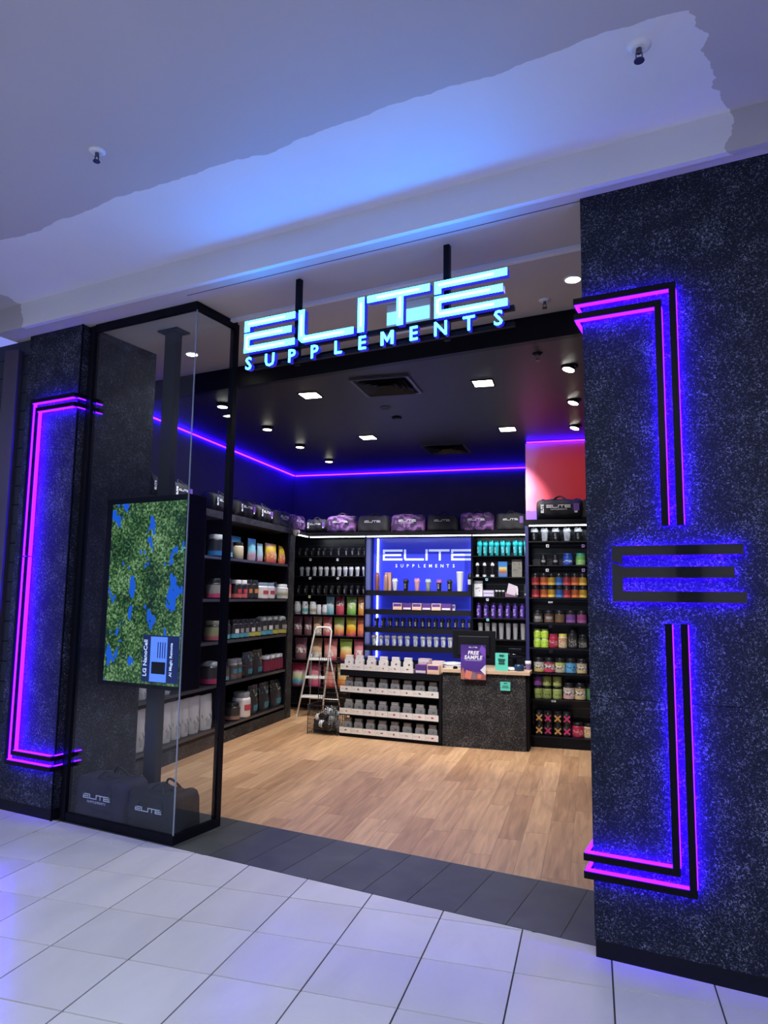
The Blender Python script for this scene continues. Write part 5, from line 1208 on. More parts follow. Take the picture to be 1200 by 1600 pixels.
for c, w_, m_, nm in ((572, 0.135, skull('pinkb', (0.6, 0.35, 0.35), (0.6, 0.5, 0.45)), 'pink and black patterned jar right of the olive tubs'), (686, 0.132, skull('tanb', (0.55, 0.42, 0.2), (0.5, 0.36, 0.18)), 'tan patterned jar between pink jar and dark green jar'), (800, 0.12, grad_mat('tub_dkgreen', [(0.0, (0.05, 0.16, 0.07)), (1.0, (0.05, 0.16, 0.07)), (0.5, (0.1, 0.25, 0.1))], 0.4), 'dark green jar cut off by the right pillar')):
    put(tub(w_, 0.200, PBLACK, PBLACK, m_), xs(c, 1092), YQ, 0.56, nm, 'jar')
def xlabel_tub(c):
    def build():
        e = empty('supplement_tub'); r = 0.055
        obj('jar_body', MB().lathe([(r * 0.92, 0), (r, 0.006), (r, 0.105), (r * 0.85, 0.118)], 18), PBLACK, e); obj('lid', MB().lathe([(r * 0.9, 0.118), (r * 0.9, 0.145)], 18), PBLACK, e)
        a = 0.014; X_ = MB()
        for s in (1, -1):
            p = [(-0.042, 0.064 - s * 0.042 - a * 0.6), (-0.042 + a, 0.064 - s * 0.042 - s * a * 0.6)]
            X_.slab([(-0.040, 0.062 - s * 0.026), (-0.030, 0.062 - s * 0.042), (0.040, 0.062 + s * 0.026), (0.030, 0.062 + s * 0.042)][::(1 if s > 0 else -1)], -r - 0.004, -r - 0.001)
        obj('cross_emblem', X_, c, e); return e
    return stamp(('xt', c.name), build)
XO = mat('emblem_orange', (0.62, 0.32, 0.10), 0.5); XM = mat('emblem_magenta', (0.55, 0.03, 0.16), 0.5)
for k in (1, 0):
    for i, c in enumerate((277, 365, 463, 554)):
        put(xlabel_tub(XO if i % 2 == 0 else XM), xs(c, 1150), YQ - 0.02, 0.13 + 0.146 * k, f'black tub with {"orange" if i % 2 == 0 else "magenta"} cross, {nth(i, 4)} of four, {"upper" if k else "lower"} layer at the bottom', 'tub', 'black tubs with cross emblems')
put(tub(0.135, 0.165, pm('crimson', (0.42, 0.02, 0.07)), PBLACK, REDT), xs(662, 1150), YQ, 0.13, 'crimson tub at the bottom right of the right bay', 'tub')
put(tub(0.12, 0.160, pm('cream', (0.6, 0.5, 0.35)), PBLACK, CRM), xs(772, 1150), YQ, 0.13, 'tan tub at the bottom beside the right pillar', 'tub')

# -- left shelving
XP = -4.35
def lput(kind, x0, x1, si, h, label, cat, dx=0.0, **k):
    z = LZ[si]; ya, yb_ = y_on_left(x0, z + h * 0.5, XP), y_on_left(x1, z + h * 0.5, XP); wd = (yb_ - ya)
    fac_ = 0.93
    if kind == 'tub': e = tub(min(wd * fac_, 0.24), h, k['b'], k['l'], k.get('lab'), k.get('dome', False), k.get('patch'))
    elif kind == 'pouch': e = pouch(min(wd * fac_, 0.34), h, G[k['g']], k.get('patch'))
    elif kind == 'bottle': e = bottle(min(wd * fac_, 0.2), h, k['b'], k['l'])
    put(e, XP - dx, (ya + yb_) / 2, z, label, cat, k.get('group'), PI / 2 + random.uniform(-0.05, 0.05))
    return e
LB = lambda n, t, b: two('left_' + n, t, b)
lput('tub', 330, 343, 0, 0.27, 'black tub with blue base at the showcase post on the top left shelf', 'tub', b=PBLACK, l=PWHITE, lab=LB('bb', (0.03, 0.035, 0.05), (0.03, 0.2, 0.55)))
lput('tub', 345, 358, 0, 0.26, 'black tub with cyan base seen through the showcase glass, top shelf', 'tub', b=PBLACK, l=PBLACK, lab=LB('bc', (0.03, 0.03, 0.05), (0.15, 0.5, 0.68)))
lput('tub', 367, 376, 0, 0.22, 'slim cream bottle with black lid in front of the cyan pouch', 'bottle', b=pm('creamb', (0.62, 0.55, 0.40)), l=PBLACK)
lput('pouch', 371, 392, 0, 0.315, 'large cyan pouch on the top left shelf behind the cream bottle', 'pouch', dx=0.14, g='cyan')
lput('pouch', 389, 401, 0, 0.30, 'cyan pouch with pink base, second of the cyan pouches', 'pouch', dx=0.02, g='cyan')
lput('pouch', 401, 410, 0, 0.25, 'pale cyan pouch beside the yellow pouches', 'pouch', g='palecyan')
lput('pouch', 410, 434, 0, 0.275, 'yellow and orange pouch on the top left shelf, larger one', 'pouch', g='sun')
lput('pouch', 435, 448, 0, 0.265, 'yellow and red pouch at the far end of the top left shelf', 'pouch', g='sun')
WR2 = two('white_red', (0.7, 0.7, 0.7), (0.72, 0.68, 0.64)); XR2 = mat('label_red_mark', (0.5, 0.05, 0.08), 0.5)
lput('tub', 328, 342, 1, 0.24, 'jug with pink lower label behind the showcase post, second shelf', 'tub', b=PBLACK, l=PBLACK, lab=LB('pk', (0.3, 0.28, 0.27), (0.5, 0.06, 0.14)))
lput('tub', 348, 357, 1, 0.25, 'dark tub with red label seen through the showcase side glass', 'tub', b=PBLACK, l=PBLACK, lab=LB('rd', (0.4, 0.08, 0.08), (0.5, 0.2, 0.18)))
for i, (a, b) in enumerate(((364, 373), (373, 382))): lput('tub', a, b, 1, 0.24, f'black tub with red base, {"left" if i == 0 else "right"} of the pair on the second left shelf', 'tub', b=PBLACK, l=PWHITE, lab=LB('rb', (0.03, 0.025, 0.025), (0.55, 0.12, 0.12)), patch=XR2)
for i, (a, b) in enumerate(((382, 390), (390, 399))): lput('tub', a, b, 1, 0.25, f'black tub with orange emblem, {"left" if i == 0 else "right"} of the pair on the second left shelf', 'tub', b=PBLACK, l=PBLACK, lab=LB('ob', (0.03, 0.025, 0.025), (0.03, 0.03, 0.03)), patch=mat('patch_orange', (0.5, 0.2, 0.06), 0.5))
for i, (a, b) in enumerate(((399, 412), (412, 423))): lput('tub', a, b, 1, 0.22, f'white tub with red marks, {"left" if i == 0 else "right"} of the pair on the second left shelf', 'tub', b=PWHITE, l=pm('bluegrey', (0.2, 0.26, 0.36)), lab=WR2, patch=XR2)
lput('tub', 422, 429, 1, 0.235, 'narrow black and white striped bottle on the second left shelf', 'bottle', b=PBLACK, l=PBLACK, lab=two('stripe', (0.3, 0.3, 0.3), (0.05, 0.05, 0.05)))
lput('tub', 430, 444, 1, 0.21, 'plain white tub at the far end of the second left shelf', 'tub', b=PWHITE, l=PWHITE, lab=TWO)
CY = LB('cy', (0.03, 0.03, 0.035), (0.10, 0.36, 0.45)); YL = LB('yl', (0.03, 0.03, 0.035), (0.50, 0.46, 0.10))
lput('tub', 325, 340, 2, 0.24, 'tub with grey lid and yellow pink base behind the showcase post, third shelf', 'tub', b=PBLACK, l=pm('taupe', (0.2, 0.18, 0.15)), lab=LB('yp', (0.3, 0.3, 0.15), (0.4, 0.1, 0.12)))
lput('tub', 348, 356, 2, 0.24, 'black and cyan tub seen through the showcase side glass, third shelf', 'tub', b=PBLACK, l=PBLACK, lab=CY)
for i, (a, b, m_, nm) in enumerate(((360, 369, CY, 'cyan'), (369, 377, CY, 'cyan'), (377, 385, CY, 'cyan'), (385, 394, YL, 'yellow'), (394, 403, YL, 'yellow'), (403, 412, CY, 'cyan'), (412, 421, CY, 'cyan'), (421, 430, YL, 'yellow'), (430, 441, YL, 'yellow'))):
    lput('tub', a, b, 2, 0.24 + 0.02 * (i > 4), f'black tub with {nm} base, {nth(i, 9)} on the third shelf right of the showcase', 'tub', b=PBLACK, l=PBLACK if i < 5 else PGREY, lab=m_, dome=i > 4, patch=LBLW if i % 3 == 0 else LBLG, group='black tubs with cyan or yellow base')
lput('tub', 318, 337, 3, 0.27, 'domed black jug with crimson base behind the showcase post, fourth shelf', 'tub', b=PBLACK, l=PGREY, lab=LB('cr', (0.03, 0.03, 0.03), (0.4, 0.03, 0.12)), dome=True)
lput('tub', 345, 354, 3, 0.23, 'dark tub behind the showcase side glass, fourth shelf', 'tub', b=PBLACK, l=PBLACK, lab=LB('gt', (0.06, 0.06, 0.06), (0.1, 0.25, 0.3)))
for i, (a, b) in enumerate(((357, 366), (366, 374))): lput('tub', a, b, 3, 0.25, f'dark grey tub with teal and brown base, {"left" if i == 0 else "right"} one right of the showcase post', 'tub', b=PGREY, l=PGREY, lab=LB('gt2', (0.07, 0.07, 0.075), (0.14, 0.09, 0.08)), patch=PB)
lput('tub', 373, 381, 3, 0.20, 'short black jar left of the tilted dark pouches', 'jar', b=PBLACK, l=PBLACK)
e = lput('pouch', 378, 394, 3, 0.31, 'dark pouch with blue print, leaning, left one on the fourth left shelf', 'pouch', g='darkblue', patch=PB)
e = lput('pouch', 393, 409, 3, 0.32, 'dark pouch with green print, leaning, right one on the fourth left shelf', 'pouch', g='dark', patch=PB)
for i, (a, b) in enumerate(((409, 417), (417, 425), (425, 433), (433, 441))): lput('tub', a, b, 3, 0.22, f'dark bottle with crimson label, {nth(i, 4)} of four on the fourth left shelf', 'bottle', b=PBLACK, l=PWHITE, lab=mat('label_crimson', (0.20, 0.02, 0.05), 0.4), group='dark bottles with crimson labels')
for i, (a, b) in enumerate(((213, 229), (249, 266))): lput('pouch', a, b, 3, 0.16, f'low white pouch, {"left" if i == 0 else "right"} of the pole under the screen', 'pouch', g='white')
for i, (a, b) in enumerate(((206, 227), (249, 268), (266, 283), (281, 295), (293, 311), (310, 331))):
    lput('pouch', a, b, 4, 0.40 if i < 5 else 0.39, f'large white protein pouch, {nth(i, 6)} on the bottom shelf behind the showcase', 'pouch', g='white', patch=mat('patch_grey', (0.38, 0.40, 0.40), 0.5), group='white pouches on the bottom left shelf')
lput('tub', 340, 344, 4, 0.2, 'small blue bottle beside the white pouches, bottom left shelf', 'bottle', b=pm('blue', (0.02, 0.07, 0.40)), l=PWHITE)
lput('tub', 356, 369, 4, 0.21, 'black tub with brown base right of the showcase post, bottom shelf', 'tub', b=PBLACK, l=PBLACK, lab=LB('br', (0.03, 0.03, 0.03), (0.25, 0.15, 0.12)))
lput('tub', 369, 384, 4, 0.31, 'white jug with red mark and grey lid on the bottom left shelf', 'tub', b=PWHITE, l=PGREY, lab=two('whitejug', (0.7, 0.68, 0.68), (0.72, 0.62, 0.58)), patch=XR2)
lput('tub', 383, 389, 4, 0.26, 'narrow yellow bottle beside the white jug', 'bottle', dx=0.1, b=pm('ochre', (0.4, 0.33, 0.06)), l=PBLACK)
for i, (a, b, g_) in enumerate(((386, 402, 'dark'), (403, 419, 'darkblue'), (421, 438, 'dark'))):
    lput('pouch', a, b, 4, 0.36, f'tall dark pouch with blue label, {nth(i, 3)} of three on the bottom left shelf', 'pouch', g=g_, patch=PB, group='dark pouches on the bottom left shelf')

# ================================================================== CARTON RACK
RA = math.atan2(8.562 - 8.726, -1.746 + 3.1)
e = empty('display_rack', (-3.10, 8.726, 0), RA); tag(e, 'low black tiered rack of white display cartons, left of the counter', 'rack')
RL, RD = 1.362, 0.42
RZ = [0.83, 0.553, 0.279, 0.045]
obj('base', MB().box(0, RL, 0.01, RD, 0, 0.03), BLACKM, e)
obj('back_panel', MB().box(0, RL, 0.30, RD, 0.03, 0.80), BLACKM, e)
obj('side_panel', MB().box(RL - 0.035, RL, 0.0, RD, 0.03, 0.80), BLACKM, e)
for z in RZ: obj('shelf', MB().box(0, RL if z > 0.8 else RL - 0.036, 0.0, RD if z > 0.8 else 0.3, z - 0.015, z), BLACKM, e)
obj('front_board', MB().box(0, RL, -0.002, 0.016, 0.755, 0.815), BLACKM, e)
CARD = mat('carton_white', (0.72, 0.69, 0.66), 0.5); CARD_SHADED = mat('carton_header_shaded', (0.20, 0.205, 0.21), 0.55); CARDP = mat('carton_print_grey', (0.45, 0.43, 0.42), 0.5)
BER = [mat('print_' + n, c, 0.5) for n, c in (('cocoa', (0.16, 0.06, 0.04)), ('straw', (0.55, 0.45, 0.18)), ('rose', (0.42, 0.20, 0.18)), ('beige', (0.50, 0.38, 0.28)), ('brown', (0.22, 0.09, 0.06)), ('dark', (0.03, 0.03, 0.035)), ('plum', (0.12, 0.06, 0.08)), ('cherry', (0.40, 0.05, 0.08)), ('green', (0.20, 0.22, 0.12)), ('slate', (0.10, 0.10, 0.12)))]
RNG = random.Random(11)
def berries(par, cx_, y, cz, s, m, n=4):
    b = MB()
    for k in range(n):
        a = RNG.random() * 6.28; r = s * (0.35 + 0.25 * RNG.random()); ox, oz = math.cos(a) * s * 0.5, math.sin(a) * s * 0.28
        b.slab([(cx_ + ox + r * math.cos(q * PI / 4), cz + oz + r * 0.8 * math.sin(q * PI / 4)) for q in range(8)], y - 0.0015 - 0.0002 * k, y)
    obj('printed_fruit', b, m, par)
pitch = (RL - 0.04) / 8
for r_ in range(4):
    n = 6 if r_ == 0 else 8
    for i in range(n):
        u0 = 0.004 + i * pitch; w_ = pitch - 0.004; cx_ = u0 + w_ / 2
        p = Matrix.Translation((-3.10, 8.726, 0)) @ Matrix.Rotation(RA, 4, 'Z') @ Vector((cx_, 0.0, RZ[r_]))
        c = empty('display_carton', p, RA)
        lip = MB().box(-w_ / 2, w_ / 2, -0.004, 0.0, 0, 0.072).box(-w_ / 2, w_ / 2, 0, 0.27, 0, 0.003).box(-w_ / 2, -w_ / 2 + 0.002, 0, 0.27, 0.003, 0.05).box(w_ / 2 - 0.002, w_ / 2, 0, 0.27, 0.003, 0.05)
        obj('tray', lip, CARD, c)
        hw = 0.058; hc = -0.008 + (0.02 if i == 0 else 0.0); hb, ht = 0.0, 0.175
        hm = CARD if r_ == 0 else CARD_SHADED  # below the top tier the shelf shadow is put into the header colour
        tilt = RNG.uniform(-0.06, 0.06) if i == 0 or RNG.random() < 0.12 else 0.0
        hd = obj('header_pack', MB().slab([(-hw, hb), (hw, hb), (hw, ht * 0.66), (hw * 0.80, ht * 0.76), (hw * 0.80, ht), (-hw * 0.80, ht), (-hw * 0.80, ht * 0.76), (-hw, ht * 0.66)], -0.022, 0.022), hm, c, (hc, 0.062, 0.004), rot=(-0.05, tilt, 0), bevel=0.002)
        obj('header_line', MB().box(-hw * 0.6, hw * 0.6, -0.0235, -0.0222, ht * 0.86, ht * 0.89).box(-hw * 0.8, hw * 0.2, -0.0235, -0.0222, ht * 0.70, ht * 0.715), CARDP, hd)
        bm_ = BER[(i * 3 + r_ * 2) % 5] if r_ == 0 else (BER[[5, 5, 9, 2, 3, 6, 5, 5][i]] if r_ == 1 else (BER[[2, 3, 3, 8, 7, 6, 7, 7][i]] if r_ == 2 else BER[[6, 3, 7, 9, 4, 3, 2, 7][i]]))
        berries(hd, hw * 0.25, -0.0225, ht * 0.50, 0.02, BER[(i + r_) % 5] if r_ == 0 else BER[5 + (i + r_) % 2 if r_ != 2 else 9], 4)
        berries(c, w_ * 0.05, -0.0043, 0.038, 0.019, bm_, 4)
        obj('tray_print', MB().box(-w_ * 0.44, -w_ * 0.14, -0.0052, -0.0042, 0.040, 0.044).box(-w_ * 0.44, -w_ * 0.2, -0.0052, -0.0042, 0.028, 0.031), CARDP, c)
        tag(c, f'{"white" if r_ == 0 else "shaded white"} display carton, {nth(i, n)} on the {["top", "second", "third", "bottom"][r_]} rack tier', 'carton', f'display cartons on the {["top", "second", "third", "bottom"][r_]} rack tier')
# sample boxes on the rack top, beside the counter
def rack_pt(u_, v_, z_): return Matrix.Translation((-3.10, 8.726, 0)) @ Matrix.Rotation(RA, 4, 'Z') @ Vector((u_, v_, z_))
for u_, v_, z_, w_, h, m_, f_, lb in ((1.085, 0.045, 0.83, 0.145, 0.105, BXP, PR_P, 'purple snack carton at the front of the rack top, left of the peach one'), (1.245, 0.035, 0.83, 0.150, 0.110, BXT, PR_T, 'peach snack carton at the front right corner of the rack top'),
                                    (1.07, 0.20, 0.83, 0.150, 0.165, mat('box_pinkwhite', (0.6, 0.45, 0.48), 0.5), grad_mat('box_pw', [(0.0, (0.5, 0.25, 0.28)), (1.0, (0.68, 0.6, 0.64)), (0.5, (0.6, 0.4, 0.42))], 0.5, 0.4, 5.0, ((0.2, 0.06, 0.2), 0.1, 0.9, 0.58)), 'pink and white carton standing behind the purple snack carton'),
                                    (1.245, 0.20, 0.83, 0.140, 0.145, mat('box_peachwhite', (0.66, 0.5, 0.42), 0.5), grad_mat('box_pw2', [(0.0, (0.65, 0.35, 0.2)), (1.0, (0.7, 0.62, 0.66)), (0.5, (0.7, 0.5, 0.4))], 0.5, 0.4), 'peach and white carton standing behind the peach snack carton')):
    put(carton(w_, h, 0.09, m_, f_), *rack_pt(u_, v_ + 0.02, z_), lb, 'box', None, RA + random.uniform(-0.05, 0.05))

# ================================================================== COUNTER
CXa, CXb, CYf = -1.740, -0.755, 8.575
e = empty('sales_counter', (CXa, CYf, 0)); tag(e, 'dark granite fronted sales counter with pale oak top', 'counter')
CW = CXb - CXa
obj('front_panel', MB().box(0, CW, 0, 0.02, 0.0, 0.865), GRANITE_IN, e, bevel=0.001)
obj('carcass', MB().box(0.065, CW + 0.028, 0.021, 0.305, 0, 0.865).box(0.065, CW - 0.07, 0.305, 0.62, 0, 0.865), BLACKM, e)
obj('counter_top', MB().prism([(-0.01, -0.03), (CW + 0.05, -0.03), (CW + 0.05, 0.315), (CW - 0.055, 0.315), (CW - 0.055, 0.66), (0.06, 0.66)], 0.867, 0.908), WOODTOP, e, bevel=0.002)
CT = 0.909
# poster hanging over the counter edge
e = empty('poster', (-1.362, 8.525, 0.797)); tag(e, 'purple FREE SAMPLE poster hanging from the counter front', 'poster')
PST = grad_mat('poster_art', [(0.0, (0.30, 0.09, 0.10)), (1.0, (0.045, 0.018, 0.17)), (0.14, (0.35, 0.12, 0.10)), (0.26, (0.06, 0.025, 0.22)), (0.6, (0.09, 0.035, 0.30))], 0.35, 0.12)
obj('sheet', MB().box(-0.149, 0.149, 0, 0.006, 0, 0.405), PST, e)
put_logo(e, (0, -0.001, 0.370), 0.10, LOGOWHITE)
obj('facet', MB().slab([(0.149, 0.25), (0.149, 0.36), (0.10, 0.405), (0.07, 0.34)], -0.0015, -0.0003), mat('poster_violet', (0.16, 0.07, 0.48), 0.4), e)
put_text('FREE', LOGOWHITE, e, (0.0, -0.002, 0.292), 0.060, 0.0008, 0.0018, 1.06, shear=0.15)
put_text('SAMPLE', LOGOWHITE, e, (0.0, -0.002, 0.238), 0.060, 0.0008, 0.0018, 1.06, shear=0.15)
obj('underline', MB().box(-0.095, 0.095, -0.002, -0.0004, 0.222, 0.225), LOGOWHITE, e)
obj('white_diamond', MB().slab([(0.085, 0.115), (0.149, 0.055), (0.149, 0.18)], -0.0018, -0.0004), PWHITE, e)
obj('printed_pack', MB().slab([(-0.10, 0.02), (-0.03, 0.0), (-0.01, 0.09), (-0.085, 0.11)], -0.0018, -0.0004), mat('poster_peach', (0.62, 0.20, 0.14), 0.4), e)
obj('printed_pack', MB().slab([(0.05, 0.02), (0.09, 0.01), (0.10, 0.06), (0.06, 0.07)], -0.0018, -0.0004), mat('poster_peach', (0.62, 0.20, 0.14), 0.4), e)
obj('printed_pack', MB().slab([(-0.012, 0.01), (0.03, 0.01), (0.028, 0.085), (-0.008, 0.085)], -0.0022, -0.0004), mat('poster_grey', (0.2, 0.15, 0.2), 0.4), e)
obj('printed_pack', MB().slab([(-0.149, 0.0), (-0.11, 0.0), (-0.10, 0.05), (-0.12, 0.14), (-0.149, 0.08)], -0.0022, -0.0004), mat('poster_rust', (0.42, 0.16, 0.12), 0.4), e)
# teal signs
e = empty('counter_sign', (-1.033, 8.57, 0.910)); tag(e, 'teal hang card sign standing on the counter', 'sign')
obj('card', MB().box(-0.074, 0.074, 0, 0.004, 0, 0.205), TEAL, e, rot=(-0.04, 0.0, 0))
obj('hang_slot', MB().box(-0.028, 0.028, -0.003, -0.001, 0.170, 0.186), mat('dark_teal', (0.01, 0.08, 0.07), 0.5), e)
for i, t in enumerate((0.042, 0.034, 0.038)): obj('print_line', MB().box(-t, t, -0.0035, -0.0005, 0.125 - i * 0.024, 0.138 - i * 0.024), MATS['dark_teal'], e)
e = empty('hanging_tag', (-0.988, 8.545, 0.684)); tag(e, 'small square teal card hanging on the granite counter front', 'sign')
obj('card', MB().box(-0.058, 0.058, 0, 0.004, 0, 0.102), TEAL, e); obj('hang_slot', MB().box(-0.02, 0.02, -0.002, 0, 0.080, 0.090), MATS['dark_teal'], e)
obj('cord', MB().box(-0.002, 0.002, -0.002, 0.0, 0.102, 0.19), MATS['dark_teal'], e)
for i, t in enumerate((0.032, 0.040)): obj('print_line', MB().box(-t, t, -0.0015, -0.0003, 0.050 - i * 0.018, 0.058 - i * 0.018), MATS['dark_teal'], e)
# monitor seen from behind
e = empty('till_monitor', (-1.40, 8.85, CT)); tag(e, 'large black till monitor seen from behind on the counter', 'monitor')
obj('housing', MB().box(-0.27, 0.26, 0, 0.035, 0.10, 0.445), BLACKM, e, bevel=0.006); obj('back_cover', MB().box(-0.20, 0.19, -0.03, 0.0, 0.15, 0.38), SHELF, e, bevel=0.008)
obj('stand', MB().box(-0.05, 0.05, -0.01, 0.02, 0.01, 0.12), BLACK, e); obj('foot', MB().box(-0.12, 0.12, -0.1, 0.1, 0, 0.012), BLACK, e)
# dark till equipment on the right
e = empty('card_reader_stand', (-0.92, 8.93, CT)); tag(e, 'dark till stand with chrome bits at the right end of the counter', 'till stand')
obj('base', MB().box(-0.10, 0.10, -0.06, 0.06, 0, 0.03), BLACK, e, bevel=0.004); obj('column', MB().box(-0.02, 0.03, -0.02, 0.02, 0.03, 0.20), BLACK, e); obj('tray', MB().box(-0.09, 0.10, -0.07, 0.05, 0.12, 0.15), BLACK, e, bevel=0.004)
obj('head', MB().box(-0.07, 0.09, -0.04, 0.03, 0.19, 0.24), BLACK, e, bevel=0.006); obj('clip', MB().tube([(-0.08, -0.05, 0.10), (-0.085, -0.05, 0.16), (-0.06, -0.05, 0.18), (-0.05, -0.05, 0.14)], 0.005, 6), CHROME, e)
obj('wire_bar', MB().tube([(-0.03, -0.075, 0.175), (0.03, -0.075, 0.175)], 0.004, 6), CHROME, e)
e = empty('payment_terminal', (-0.835, 8.64, CT)); tag(e, 'small dark blue rounded payment terminal near the counter corner', 'payment terminal')
obj('body', MB().lathe([(0.052, 0), (0.058, 0.012), (0.056, 0.06), (0.045, 0.075)], 20), mat('terminal_blue', (0.012, 0.04, 0.10), 0.3), e); obj('keypad', MB().box(-0.03, 0.03, -0.03, 0.03, 0.075, 0.080), BLACK, e)
e = empty('paper_roll', (-0.925, 8.66, CT)); tag(e, 'white folded cloth lying beside the blue payment terminal', 'cloth')
obj('cloth', MB().lathe([(0.03, 0), (0.062, 0.006), (0.060, 0.022), (0.035, 0.034), (0.004, 0.036)], 14), PWHITE, e); e.name = 'folded_cloth'
obj('fold', MB().box(-0.05, 0.02, -0.025, 0.02, 0.030, 0.040), PWHITE, e, bevel=0.004)
e = empty('small_cup', (-0.745, 8.83, CT)); tag(e, 'small purple cup with white rim at the counter back corner', 'cup')
obj('cup', MB().lathe([(0.028, 0), (0.034, 0.075)], 16), mat('cup_lilac', (0.20, 0.13, 0.36), 0.4), e); obj('rim', MB().lathe([(0.036, 0.070), (0.037, 0.100), (0.034, 0.102)], 16), PWHITE, e)
# white papers and mouse on the left of the top
e = empty('paper_stack', (-1.63, 8.80, CT)); tag(e, 'crumpled white paper pile on the counter left of the poster', 'paper')
for i, (dx, dy, dz, a) in enumerate(((0, 0, 0, 0.1), (-0.03, 0.01, 0.013, -0.12), (0.02, 0.0, 0.026, 0.2), (-0.05, 0.0, 0.038, -0.05))):
    obj('sheet', MB().slab([(-0.13, 0), (0.12, 0.0), (0.13, 0.012), (0.02, 0.020), (-0.12, 0.014)], -0.06, 0.07), PWHITE, e, (dx, dy, dz), rot=(0, 0.03 * (-1) ** i, a))
e = empty('computer_mouse', (-1.59, 8.60, CT)); tag(e, 'black computer mouse on the oak counter top left of the poster', 'mouse')
obj('body', MB().lathe([(0.030, 0), (0.034, 0.01), (0.026, 0.025), (0.005, 0.032)], 16), BLACK, e).scale = (0.85, 1.5, 1); obj('wheel', MB().box(-0.004, 0.004, -0.035, -0.015, 0.022, 0.030), SHELF, e)

# ================================================================== STEP LADDER
fl, fr = Vector((-4.165, 9.86, 0.0)), Vector((-3.80, 9.93, 0.0)); rl_, rr2 = Vector((-4.13, 10.27, 0.0)), Vector((-3.62, 10.27, 0.0))
tl, tr_ = Vector((-3.985, 10.06, 1.24)), Vector((-3.735, 10.08, 1.24))
e = empty('step_ladder', (0, 0, 0)); tag(e, 'white three step folding ladder standing in the back left corner', 'ladder')
o_ = Vector(((fl.x + fr.x) / 2, (fl.y + rl_.y) / 2, 0)); e.location = o_
S_ = lambda p: tuple(p - o_)
arc = [tl + (tr_ - tl) * t + Vector((0, 0, 0.05 * math.sin(min(t, 1 - t) * PI * 3) if min(t, 1 - t) < 1 / 6 else 0.05)) for t in (0.0, 0.05, 0.12, 0.5, 0.88, 0.95, 1.0)]
obj('front_frame', MB().tube([S_(fl)] + [S_(p) for p in arc] + [S_(fr)], 0.014, 8), WHITEM, e)
def fpt(side, t): a, b = (fl, tl) if side == 0 else (fr, tr_); return a + (b - a) * t
for t, nm in ((0.235, 0), (0.455, 1), (0.665, 2)):
    a, b = fpt(0, t), fpt(1, t); c = (a + b) / 2; L_ = (b - a).length / 2 - 0.012
    ang = math.atan2(b.y - a.y, b.x - a.x)
    st = obj('step', MB().box(-L_, L_, -0.05, 0.09, -0.016, 0.010), WHITEM, e, S_(c), rotz=ang, bevel=0.003)
    obj('tread', MB().box(-L_ + 0.01, L_ - 0.01, -0.045, 0.085, 0.010, 0.013), mat('tread_grey', (0.45, 0.45, 0.46), 0.7), st)
GREYM = mat('grey_metal', (0.45, 0.46, 0.50), 0.4)
ha, hb_ = fpt(0, 0.72), fpt(1, 0.72)
obj('rear_leg', MB().tube([S_(ha + Vector((0.01, 0.03, 0))), S_(rl_)], 0.011, 8), GREYM, e)
obj('rear_leg', MB().tube([S_(hb_ + Vector((0.0, 0.03, 0))), S_(rr2)], 0.011, 8), GREYM, e)
ra, rb = rl_ + (ha - rl_) * 0.25, rr2 + (hb_ - rr2) * 0.25
obj('rear_brace', MB().tube([S_(ra), S_(rb)], 0.009, 6), WHITEM, e)
for p in (fl, fr): obj('rubber_foot', MB().lathe([(0.018, 0), (0.018, 0.03)], 10), mat('foot_grey', (0.5, 0.5, 0.5), 0.7), e, S_(p - Vector((0, 0, 0.0))))

# ================================================================== WIRE BASKET
bx0, bx1, by0, by1 = -3.52, -3.12, 8.70, 9.06
e = empty('wire_basket', ((bx0 + bx1) / 2, (by0 + by1) / 2, 0)); tag(e, 'black wire mesh dump basket on the floor beside the carton rack', 'basket')
hw, hd = (bx1 - bx0) / 2, (by1 - by0) / 2; r = 0.0022
def grid(b, p0, ux, uz, nx, nz):
    for i in range(nx + 1): b.tube([p0 + ux * (i / nx), p0 + ux * (i / nx) + uz], r, 4)
    for j in range(nz + 1): b.tube([p0 + uz * (j / nz), p0 + uz * (j / nz) + ux], r, 4)
V = Vector
for nm, p0, ux, uz, nx, nz in (('front_mesh', V((-hw, -hd, 0.02)), V((2 * hw, 0, 0)), V((0, 0, 0.34)), 14, 6), ('side_mesh', V((-hw, -hd, 0.02)), V((0, 2 * hd, 0)), V((0, 0, 0.34)), 10, 6), ('side_mesh', V((hw, -hd, 0.02)), V((0, 2 * hd, 0)), V((0, 0, 0.34)), 10, 6),
                               ('back_mesh', V((-hw, hd, 0.02)), V((2 * hw, 0, 0)), V((0, 0, 0.92)), 14, 16), ('floor_mesh', V((-hw, -hd, 0.02)), V((2 * hw, 0, 0)), V((0, 2 * hd, 0)), 10, 8)):
    b = MB(); grid(b, p0, ux, uz, nx, nz); obj(nm, b, mat('wire_black', (0.03, 0.03, 0.035), 0.4, 0.5), e)
b = MB()
for x, y in ((-hw, -hd), (hw, -hd)): b.tube([(x, y, 0), (x, y, 0.38)], 0.005, 6)
for x, y in ((-hw, hd), (hw, hd)): b.tube([(x, y, 0), (x, y, 0.95)], 0.005, 6)
b.tube([(-hw, -hd, 0.365), (hw, -hd, 0.365), (hw, hd, 0.365), (-hw, hd, 0.365)], 0.004, 6, True)
obj('wire_frame', b, MATS['wire_black'], e)
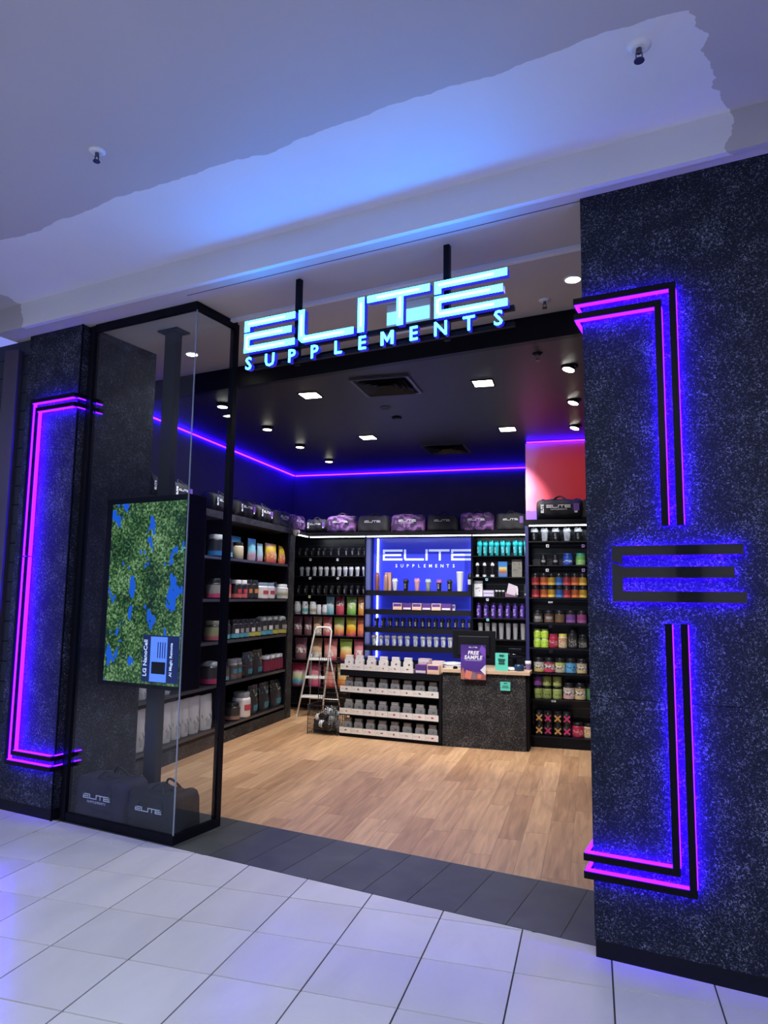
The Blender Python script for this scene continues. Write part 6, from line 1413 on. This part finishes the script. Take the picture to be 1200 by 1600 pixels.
bc = V(((bx0 + bx1) / 2, (by0 + by1) / 2, 0))
# contents: dark bag, gloves and rolled straps
e = place_bag('black', 0.30, 0.17, 0.22, bc + V((-0.02, 0.02, 0.026)), 0.1, 'black gym bag at the bottom of the wire basket')
def glove(cuff, palm, s=1.0):
    e = empty('lifting_glove')
    b = MB(); b.lathe([(0.040, 0), (0.046, 0.02), (0.044, 0.06), (0.050, 0.10), (0.045, 0.13), (0.02, 0.145)], 14); obj('palm', b, palm, e)
    for k in range(4):
        x = -0.033 + k * 0.022; obj('finger', MB().tube([(x, 0, 0.12), (x * 1.15, 0.004, 0.17 + 0.008 * (k in (1, 2))), (x * 1.2, 0.012, 0.185 + 0.012 * (k in (1, 2)))], 0.0105, 8), palm, e)
    obj('thumb', MB().tube([(0.04, 0, 0.06), (0.065, 0.0, 0.09), (0.07, 0.002, 0.12)], 0.012, 8), palm, e)
    obj('cuff', MB().lathe([(0.046, -0.03), (0.049, 0.0), (0.047, 0.025)], 14), cuff, e)
    return e
for k, (dx, dy, dz, rx, ry, rz, cu, pa, lb) in enumerate(((-0.09, -0.06, 0.20, 0.5, 1.3, 0.3, PWHITE, PBLACK, 'black lifting glove with white cuff, left one in the wire basket'), (0.02, 0.0, 0.23, 0.2, 1.1, -0.5, PBLACK, PGREY, 'dark lifting glove on top of the pile in the wire basket'),
                                                        (0.10, -0.06, 0.20, 0.0, 2.5, 0.2, PWHITE, PWHITE, 'white lifting glove at the right of the wire basket'), (0.11, 0.02, 0.24, 0.4, -1.2, 0.6, PWHITE, PCLOUD, 'pale lifting glove above the white one in the wire basket'),
                                                        (-0.02, -0.12, 0.13, 0.3, 1.7, 0.1, PWHITE, PBLACK, 'black lifting glove with white cuff, lowest at the basket front'), (0.09, -0.12, 0.10, 0.1, 0.2, 0.1, PGREY, PGREY, 'grey lifting glove low at the basket front right'))):
    g_ = glove(cu, pa); g_.location = bc + V((dx, dy, dz)); g_.rotation_euler = (rx, ry, rz); tag(g_, lb, 'glove')
